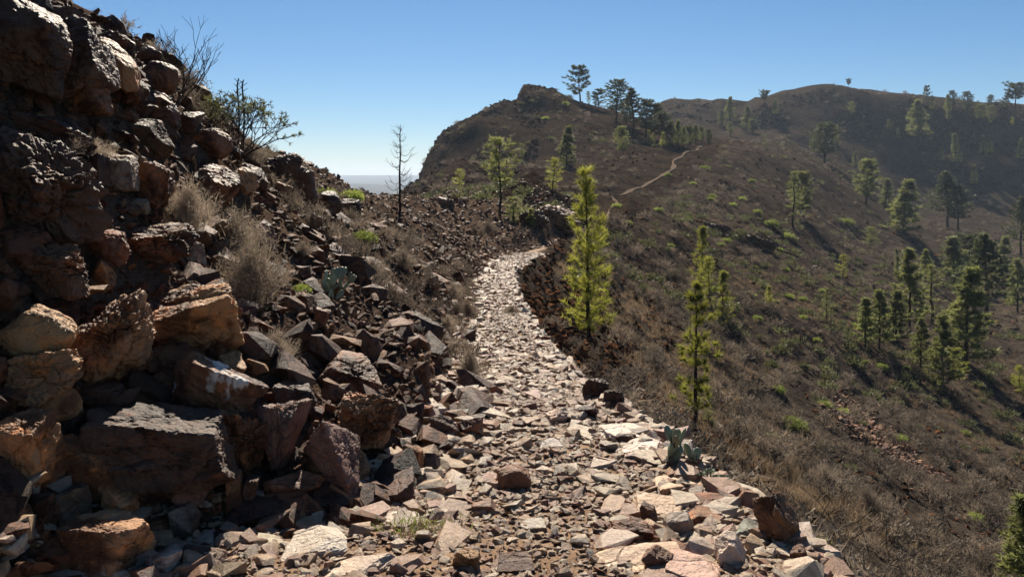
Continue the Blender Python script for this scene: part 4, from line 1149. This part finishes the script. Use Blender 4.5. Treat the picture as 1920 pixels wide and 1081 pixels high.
def skyline_bush(px, py, h, seed, label, name, dmin, **k):
    g = hit(px, py, dmin); H = h * g.y / F
    r = bpy.data.objects.new(name, None); COL.objects.link(r); r.location = (g.x, g.y, EYE - (py - HZ) / F * g.y); r.scale = (H, H, H)
    t, l = forked(seed, **k); link('branches', t, r)
    if l: link('leaves', l, r)
    tag(r, label, 'bush')
    return r, H
skyline_bush(328, 200, 185, 71, 'leafless twiggy bush behind the bank skyline', 'bare_bush', 5.5, levels=4, mat=m_wood, spread=0.36, r0=0.011, stems=6)
r, H = skyline_bush(446, 292, 132, 72, 'green candelabra bush with two dry stalks on the bank skyline', 'candelabra_bush', 7, levels=4, mat=m_wood, leafmat=m_bush_d, spread=0.5, r0=0.014, stems=14, leaf=0.07, leaves=6)
G2 = Geo()
for a, b in ((0.0, 1.1), (0.07, 1.08)):
    G2.tube([(a, 0, 0), (a + .02, 0, .5), (a - .01, 0, 1.0), (a + .01, 0, b)], [.014, .013, .012, .008], 5)
    for q in range(4): G2.tube([(a, 0, b - .05 - .04 * q), (a + (.06 if q % 2 else -.06), .02, b - 0.0 - .04 * q)], [.006, .004], 3)
link('dry_stalk', G2.mesh('dry_stalk', m_wood, True), r)
skyline_bush(380, 250, 70, 73, 'half bare grey bush uphill of the candelabra bush', 'bare_bush', 6.5, levels=4, mat=m_wood, leafmat=m_bush_d, spread=0.5, r0=0.016, stems=8, leaf=0.05, leaves=3)
skyline_bush(495, 300, 44, 74, 'small bare twigs next to the flat topped rock tower', 'bare_bush', 8, levels=3, mat=m_wood, spread=0.5, r0=0.014, stems=6)
for (px, py, h, lab) in [(605, 372, 34, 'green bush beside the end rock tower'), (655, 374, 32, 'yellow green succulent bush on the far bank skyline'), (676, 452, 34, 'dull green bush in the rubble below the dead pine'), (445, 470, 40, 'fresh green sprig in the thorn bush'), (512, 512, 26, 'small fresh green sprig below the thorn bush'), (560, 545, 26, 'pale green herb beside the prickly pear'), (1335, 1000, 20, 'tiny herb between the slabs at the drop'), (1515, 1020, 40, 'pale flowering herb beside the craggy boulder')]:
    g = hit(px, py, 4); R = h * g.y / F
    r = bpy.data.objects.new('herb' if h < 30 else 'bush', None); COL.objects.link(r); r.location = (g.x, g.y, g.z - .02); r.scale = (R, R, R)
    st, lf = BUSH_HI[px % 2]; link('stems', st, r); link('leaves', lf, r); tag(r, lab, 'plant')

# prickly pears: flat pads on pads
def pad_plant(seed, n, up=0.9, stems=False):
    rng = np.random.default_rng(seed); V, f = ICO[3]
    pads = []; base = [(np.array([rng.normal(0, .18), rng.normal(0, .12), 0.0]), unit(np.array([rng.normal(0, .6), rng.normal(0, .4), 1.0]))) for _ in range(5)]
    todo = list(base); out = []; T = Geo()
    while todo and len(out) < n:
        p, d = todo.pop(0)
        L = rng.uniform(.13, .2); c = p + d * L * 0.95
        nrm = unit(np.cross(d, rng.normal(size=3))); s = np.cross(nrm, d)
        W = np.stack([s * L * .72, nrm * L * .16, d * L], 1)
        q = V.copy(); q[:, 0] *= 0.75 + 0.25 * q[:, 2]
        out.append((q @ W.T + c))
        if stems: T.tube([p - d * .02, c], [.03, .03], 5)
        for k in range(rng.integers(1, 4)):
            e = unit(d * up + rng.normal(0, .55, 3) + np.array([0, 0, .25])); todo.append((c + unit(d + e) * L * .85, e))
    return out, f, T
def cactus(px, py, h, seed, n, label, dmin=3.3, stems=False):
    g = hit(px, py, dmin); H = h * g.y / F
    r = bpy.data.objects.new('prickly_pear', None); COL.objects.link(r); r.location = (g.x, g.y, g.z - .02); r.scale = (H * 1.25,) * 3
    pads, f, T = pad_plant(seed, n, stems=stems)
    for p in pads: link('pad', mesh_np('pad', p, f, m_cactus, True), r)
    if stems: link('stem', T.mesh('stem', m_wood, True), r)
    tag(r, label, 'cactus')
cactus(614, 556, 58, 81, 26, 'grey green prickly pear among the rubble of the bank')
cactus(46, 228, 34, 82, 8, 'small prickly pear high at the frame edge of the bank')
cactus(1278, 880, 78, 83, 22, 'prickly pear with woody stems at the outer path edge', 4.4, True)

# rosettes of fleshy leaves on short stems
def rosette_plant(px, py, h, seed, label):
    g = hit(px, py, 3.5); H = h * g.y / F; rng = np.random.default_rng(seed)
    r = bpy.data.objects.new('rosette_plant', None); COL.objects.link(r); r.location = g; r.scale = (H,) * 3
    for k in range(3):
        b = np.array([rng.uniform(-.35, .35), rng.uniform(-.2, .2), 0]); t = b + np.array([rng.normal(0, .1), 0, rng.uniform(.45, .75)])
        S_ = Geo(); S_.tube([b, (b + t) / 2, t], [.05, .045, .04], 5); st = link('stem', S_.mesh('stem', m_wood, True), r)
        L = Geo()
        for q in range(18):
            az = q * 2.4; e = 0.1 + 1.1 * q / 18; d = np.array([math.cos(az) * math.cos(e), math.sin(az) * math.cos(e), math.sin(e)])
            s = unit(np.cross(d, [0, 0, 1.0])); n = np.cross(s, d); l = .34
            v = [t, t + d * l * .6 + s * .07, t + d * l, t + d * l * .6 - s * .07, t + d * l * .55 - n * .03]
            L.add(v, [(0, 1, 4), (1, 2, 4), (2, 3, 4), (3, 0, 4), (0, 2, 1), (0, 3, 2)])
        link('rosette', L.mesh('rosette', m_cactus), st)
    tag(r, label, 'succulent')
rosette_plant(1327, 912, 34, 91, 'dark rosette plant behind the thick tan slab')
rosette_plant(1356, 916, 34, 92, 'pale rosette plant beside the dark one at the drop')

# herb on the path, charred branches, thin twigs by the drop
def herb():
    g = hit(800, 1006, 3); rng = np.random.default_rng(95)
    r = bpy.data.objects.new('path_herb', None); COL.objects.link(r); r.location = g
    A = Geo(); B = Geo(); n = 260
    c = rng.normal(0, .06, (n, 3)) * np.array([1.6, .6, 0]); dr = rng.normal(0, .5, (n, 3)); dr[:, 2] = np.abs(dr[:, 2]) + .5; dr /= np.linalg.norm(dr, axis=1)[:, None]
    A.blades(c, c + dr * rng.uniform(.04, .15, (n, 1)), .003, rng)
    c = c[:150] + dr[:150] * rng.uniform(.02, .1, (150, 1)); c[:, 0] -= .03
    d2 = rng.normal(0, .5, (150, 3)); d2[:, 2] += .8; d2 /= np.linalg.norm(d2, axis=1)[:, None]
    B.blades(c, c + d2 * .04, .008, rng)
    link('twigs', A.mesh('twigs', m_straw), r); link('leaves', B.mesh('leaves', m_bush), r)
    tag(r, 'small green herb with dry twigs growing in the path', 'herb')
herb()
def sticks(px, py, h, seed, label, mat, n, lean, name, rad=0.02, dmin=3.6):
    g = hit(px, py, dmin); H = h * g.y / F; rng = np.random.default_rng(seed); T = Geo()
    for k in range(n):
        p = np.array([rng.normal(0, .25), rng.normal(0, .1), 0]); d = unit(np.array([rng.normal(lean, .55), rng.normal(0, .4), rng.uniform(.35, 1)]))
        pts = [p]
        for q in range(5):
            d = unit(d + rng.normal(0, .28, 3)); pts.append(pts[-1] + d * rng.uniform(.16, .26))
        T.tube(pts, np.linspace(rad, rad * .35, 6), 5)
        for q in range(2):
            i = rng.integers(2, 5); e = unit(d + rng.normal(0, .7, 3)); T.tube([pts[i], pts[i] + e * .15, pts[i] + e * .3 + rng.normal(0, .03, 3)], [rad * .5, rad * .4, rad * .2], 4)
    o = link(name, T.mesh(name, mat, True), None, g, (0, 0, 0), (H,) * 3); tag(o, label, 'branches')
sticks(1410, 925, 62, 101, 'charred crooked branches lying behind the slabs at the drop', m_char, 9, 0.5, 'charred_branches', 0.03)
sticks(1545, 1020, 130, 102, 'thin bare twigs rising beside the craggy boulder', m_char, 7, 0.3, 'bare_twigs', 0.008, 4.5)
sticks(1640, 1050, 90, 103, 'thin bare twigs on the slope in the bottom corner', m_char, 5, 0.2, 'bare_twigs', 0.008, 6)
sticks(470, 540, 90, 104, 'black dead branch inside the dry thorn bush', m_char, 5, -0.2, 'dead_branch', 0.028)

# ------------------------------------------------------------------ ground cover nobody could count
def grass_proto(seed, n, mat, h=1.0, sp=0.5, w=0.035):
    rng = np.random.default_rng(seed); G = Geo()
    b = rng.normal(0, .22, (n, 3)) * np.array([1, 1, 0]); d = rng.normal(0, sp, (n, 3)); d[:, 2] = 1; d /= np.linalg.norm(d, axis=1)[:, None]
    b[:, 2] = -0.05
    G.blades(b, b + d * rng.uniform(.4, 1.0, (n, 1)) * h, w, rng)
    return G.mesh('tuft', mat)
C_GRASS = proto_collection('proto_grass', [grass_proto(500 + i, 46, m_straw) for i in range(4)])
C_SCRUB = proto_collection('proto_scrub', [twig_dome(510 + i, 26, 0.7, m_scrub if i % 2 else m_twig, 0.05, 1.0, 3) for i in range(4)])
C_GREEN = proto_collection('proto_green', [leaf_dome(520 + i, 40, 1, .6, .36, m_bush_d)[1] for i in range(3)])
def cover(n, seed, d0, d1, rmin, mask=None, rmax=10.0):
    rng = np.random.default_rng(seed)
    d = np.exp(rng.uniform(math.log(d0), math.log(d1), n)); px = rng.uniform(-150, 2100, n)
    rl = grid_lookup(RAIL, px, np.log(d)); x = (px - 960) / F * d
    ok = (rl > rmin) & (rl < rmax) | ((d > 46) & (rl < 3.9)) & (rmin < 6)
    ok &= ~((rl > 3.85) & (rl < 5.1) & (d < 190))
    if mask is not None: ok &= mask(x, d, rng)
    x = x[ok]; d = d[ok]
    return x, d, ground_z(x, d)
patchy = lambda lo, sc, seed: (lambda x, d, rng: (vn2(x / sc, d / sc, seed) + 0.5 * vn2(x / sc * 2.7, d / sc * 2.7, seed + 1) + rng.normal(0, .25, len(x))) > lo)
rng = np.random.default_rng(77)
pg = patchy(-0.02, 7.0, 31)
x, y, z = cover(30000, 601, 5, 90, 5.25, lambda x, d, r: pg(x, d, r) & (grid_lookup(RAIL, 960 + F * x / d, np.log(d)) > 6.75 - 0.9 * (d > 30) - 0.35 * r.uniform(size=len(x)))); s = rng.uniform(.14, .42, len(x)) * (1 + .004 * y)
P, R, Q = lay(x, y, z, s, rng, 0, .2); stuff('dry_grass', P, R, Q, C_GRASS, 'dry straw coloured grass covering the slope', 'grass')
ps = patchy(0.05, 6.0, 41)
x, y, z = cover(36000, 602, 6, 400, 5.3, lambda x, d, r: ps(x, d, r) & ((grid_lookup(RAIL, 960 + F * x / d, np.log(d)) > 6.5) | (d > 34) | (r.uniform(size=len(x)) < 0.22))); s = (.12 + .75 * rng.power(.45, len(x)) * rng.uniform(.4, 1, len(x))) * (1 + .006 * y)
P, R, Q = lay(x, y, z, s, rng, 0, .15); stuff('dry_undergrowth', P, R, Q, C_SCRUB, 'low brown dry scrub spread over the hillsides', 'scrub')
x, y, z = cover(34000, 603, 4.5, 330, 5.15, patchy(0.02, 9.0, 51)); x3, y3, z3 = cover(45000, 607, 3.2, 40, 5.0, None, 7.1); x = np.r_[x, x3]; y = np.r_[y, y3]; z = np.r_[z, z3]
s = (0.02 + 0.16 * rng.power(.4, len(x))) * (1 + .014 * y)
P, R, Q = lay(x, y, z, s, rng, .15, .5); stuff('slope_rubble', P, R, Q, C_DARK, 'dark scree and loose rocks scattered over the slope', 'rubble')
x, y, z = cover(3600, 604, 30, 420, 5.3, patchy(0.1, 30.0, 61)); s = rng.uniform(.25, .7, len(x)) * (1 + .003 * y)
P, R, Q = lay(x, y, z, s, rng, 0, .1); stuff('green_undergrowth', P, R, Q, C_GREEN, 'low olive green scrub dotted over hill and ridge', 'scrub')
x, y, r2 = bank_points(650, 605, 8, 44); z = ground_z(x, y); s = rng.uniform(.1, .3, len(x))
P, R, Q = lay(x, y, z, s, rng, 0, .2); stuff('bank_undergrowth', P, R, Q, C_SCRUB, 'dry twigs and tufts between the rocks of the bank', 'scrub')

def crag(x, d, rng):
    rl = grid_lookup(RAIL, 960 + F * x / d, np.log(d))
    return (rl < 2.6) & (rl > 0.7) & (rng.uniform(size=len(x)) < 0.9)
r6 = np.random.default_rng(66); d6 = np.exp(r6.uniform(math.log(80), math.log(235), 6000)); p6 = r6.uniform(740, 1100, 6000)
x6 = (p6 - 960) / F * d6; k6 = crag(x6, d6, r6) & (vn2(x6 / 9, d6 / 9, 71) > -0.15); x6 = x6[k6]; d6 = d6[k6]; s6 = (0.12 + 0.6 * r6.power(.35, len(x6))) * (.5 + d6 / 200)
P, R, Q = lay(x6, d6, ground_z(x6, d6), s6, r6, 0.05, .4); stuff('crag_rubble', P, R, Q, C_CRAG, 'broken crags covering the rocky side of the hill', 'rubble')

r7 = np.random.default_rng(67); u7 = r7.uniform(0, 1, 1500); p7 = 1560 + 210 * u7 + r7.normal(0, 14, 1500); q7 = 750 + 165 * u7 + r7.normal(0, 12, 1500)
h7 = [hit(a, b, 8) for a, b in zip(p7, q7)]; x7 = np.array([h.x for h in h7]); d7 = np.array([h.y for h in h7]); s7 = 0.05 + 0.22 * r7.power(.4, 1500)
P, R, Q = lay(x7, d7, ground_z(x7, d7), s7, r7, 0.15, .4); stuff('scree', P, R, Q, C_ROCK, 'strip of red brown scree running down the grassy slope', 'scree')

r8 = np.random.default_rng(68); d8 = r8.uniform(346, 380, 4200); p8 = r8.uniform(1240, 1980, 4200); x8 = (p8 - 960) / F * d8
k8 = vn2(x8 / 14, d8 / 10, 81) + 0.6 * vn2(x8 / 5, d8 / 5, 82) > 0.0; x8 = x8[k8]; d8 = d8[k8]; s8 = 0.4 + 1.4 * r8.power(.35, len(x8))
P, R, Q = lay(x8, d8, ground_z(x8, d8), s8, r8, -0.1, .35); stuff('ridge_crags', P, R, Q, C_CRAG, 'broken band of crags under the crest of the far ridge', 'crags')

# ------------------------------------------------------------------ haze: one closed box of pale air round everything
def haze_box():
    x0, x1, y0, y1, z0, z1 = -14500, 14500, -40, 8300, -140, 75
    v = [(x, y, z) for x in (x0, x1) for y in (y0, y1) for z in (z0, z1)]
    f = [(0, 1, 3, 2), (4, 6, 7, 5), (0, 4, 5, 1), (2, 3, 7, 6), (0, 2, 6, 4), (1, 5, 7, 3)]
    me = bpy.data.meshes.new('haze'); me.from_pydata(v, [], f)
    t = NT('haze_air'); t.t.nodes.remove(t.b)
    pv = t.n('ShaderNodeVolumePrincipled'); pv.inputs['Color'].default_value = (0.66, 0.80, 1.0, 1); pv.inputs['Density'].default_value = HAZE_DENSITY
    pv.inputs['Anisotropy'].default_value = 0.25
    t.l(pv.outputs[0], t.out.inputs['Volume']); me.materials.append(t.m)
    o = link('haze', me); o['kind'] = 'stuff'; o['label'] = 'pale haze thickening towards the distant hills'; o['category'] = 'haze'
HAZE_DENSITY = 0.00015
haze_box()
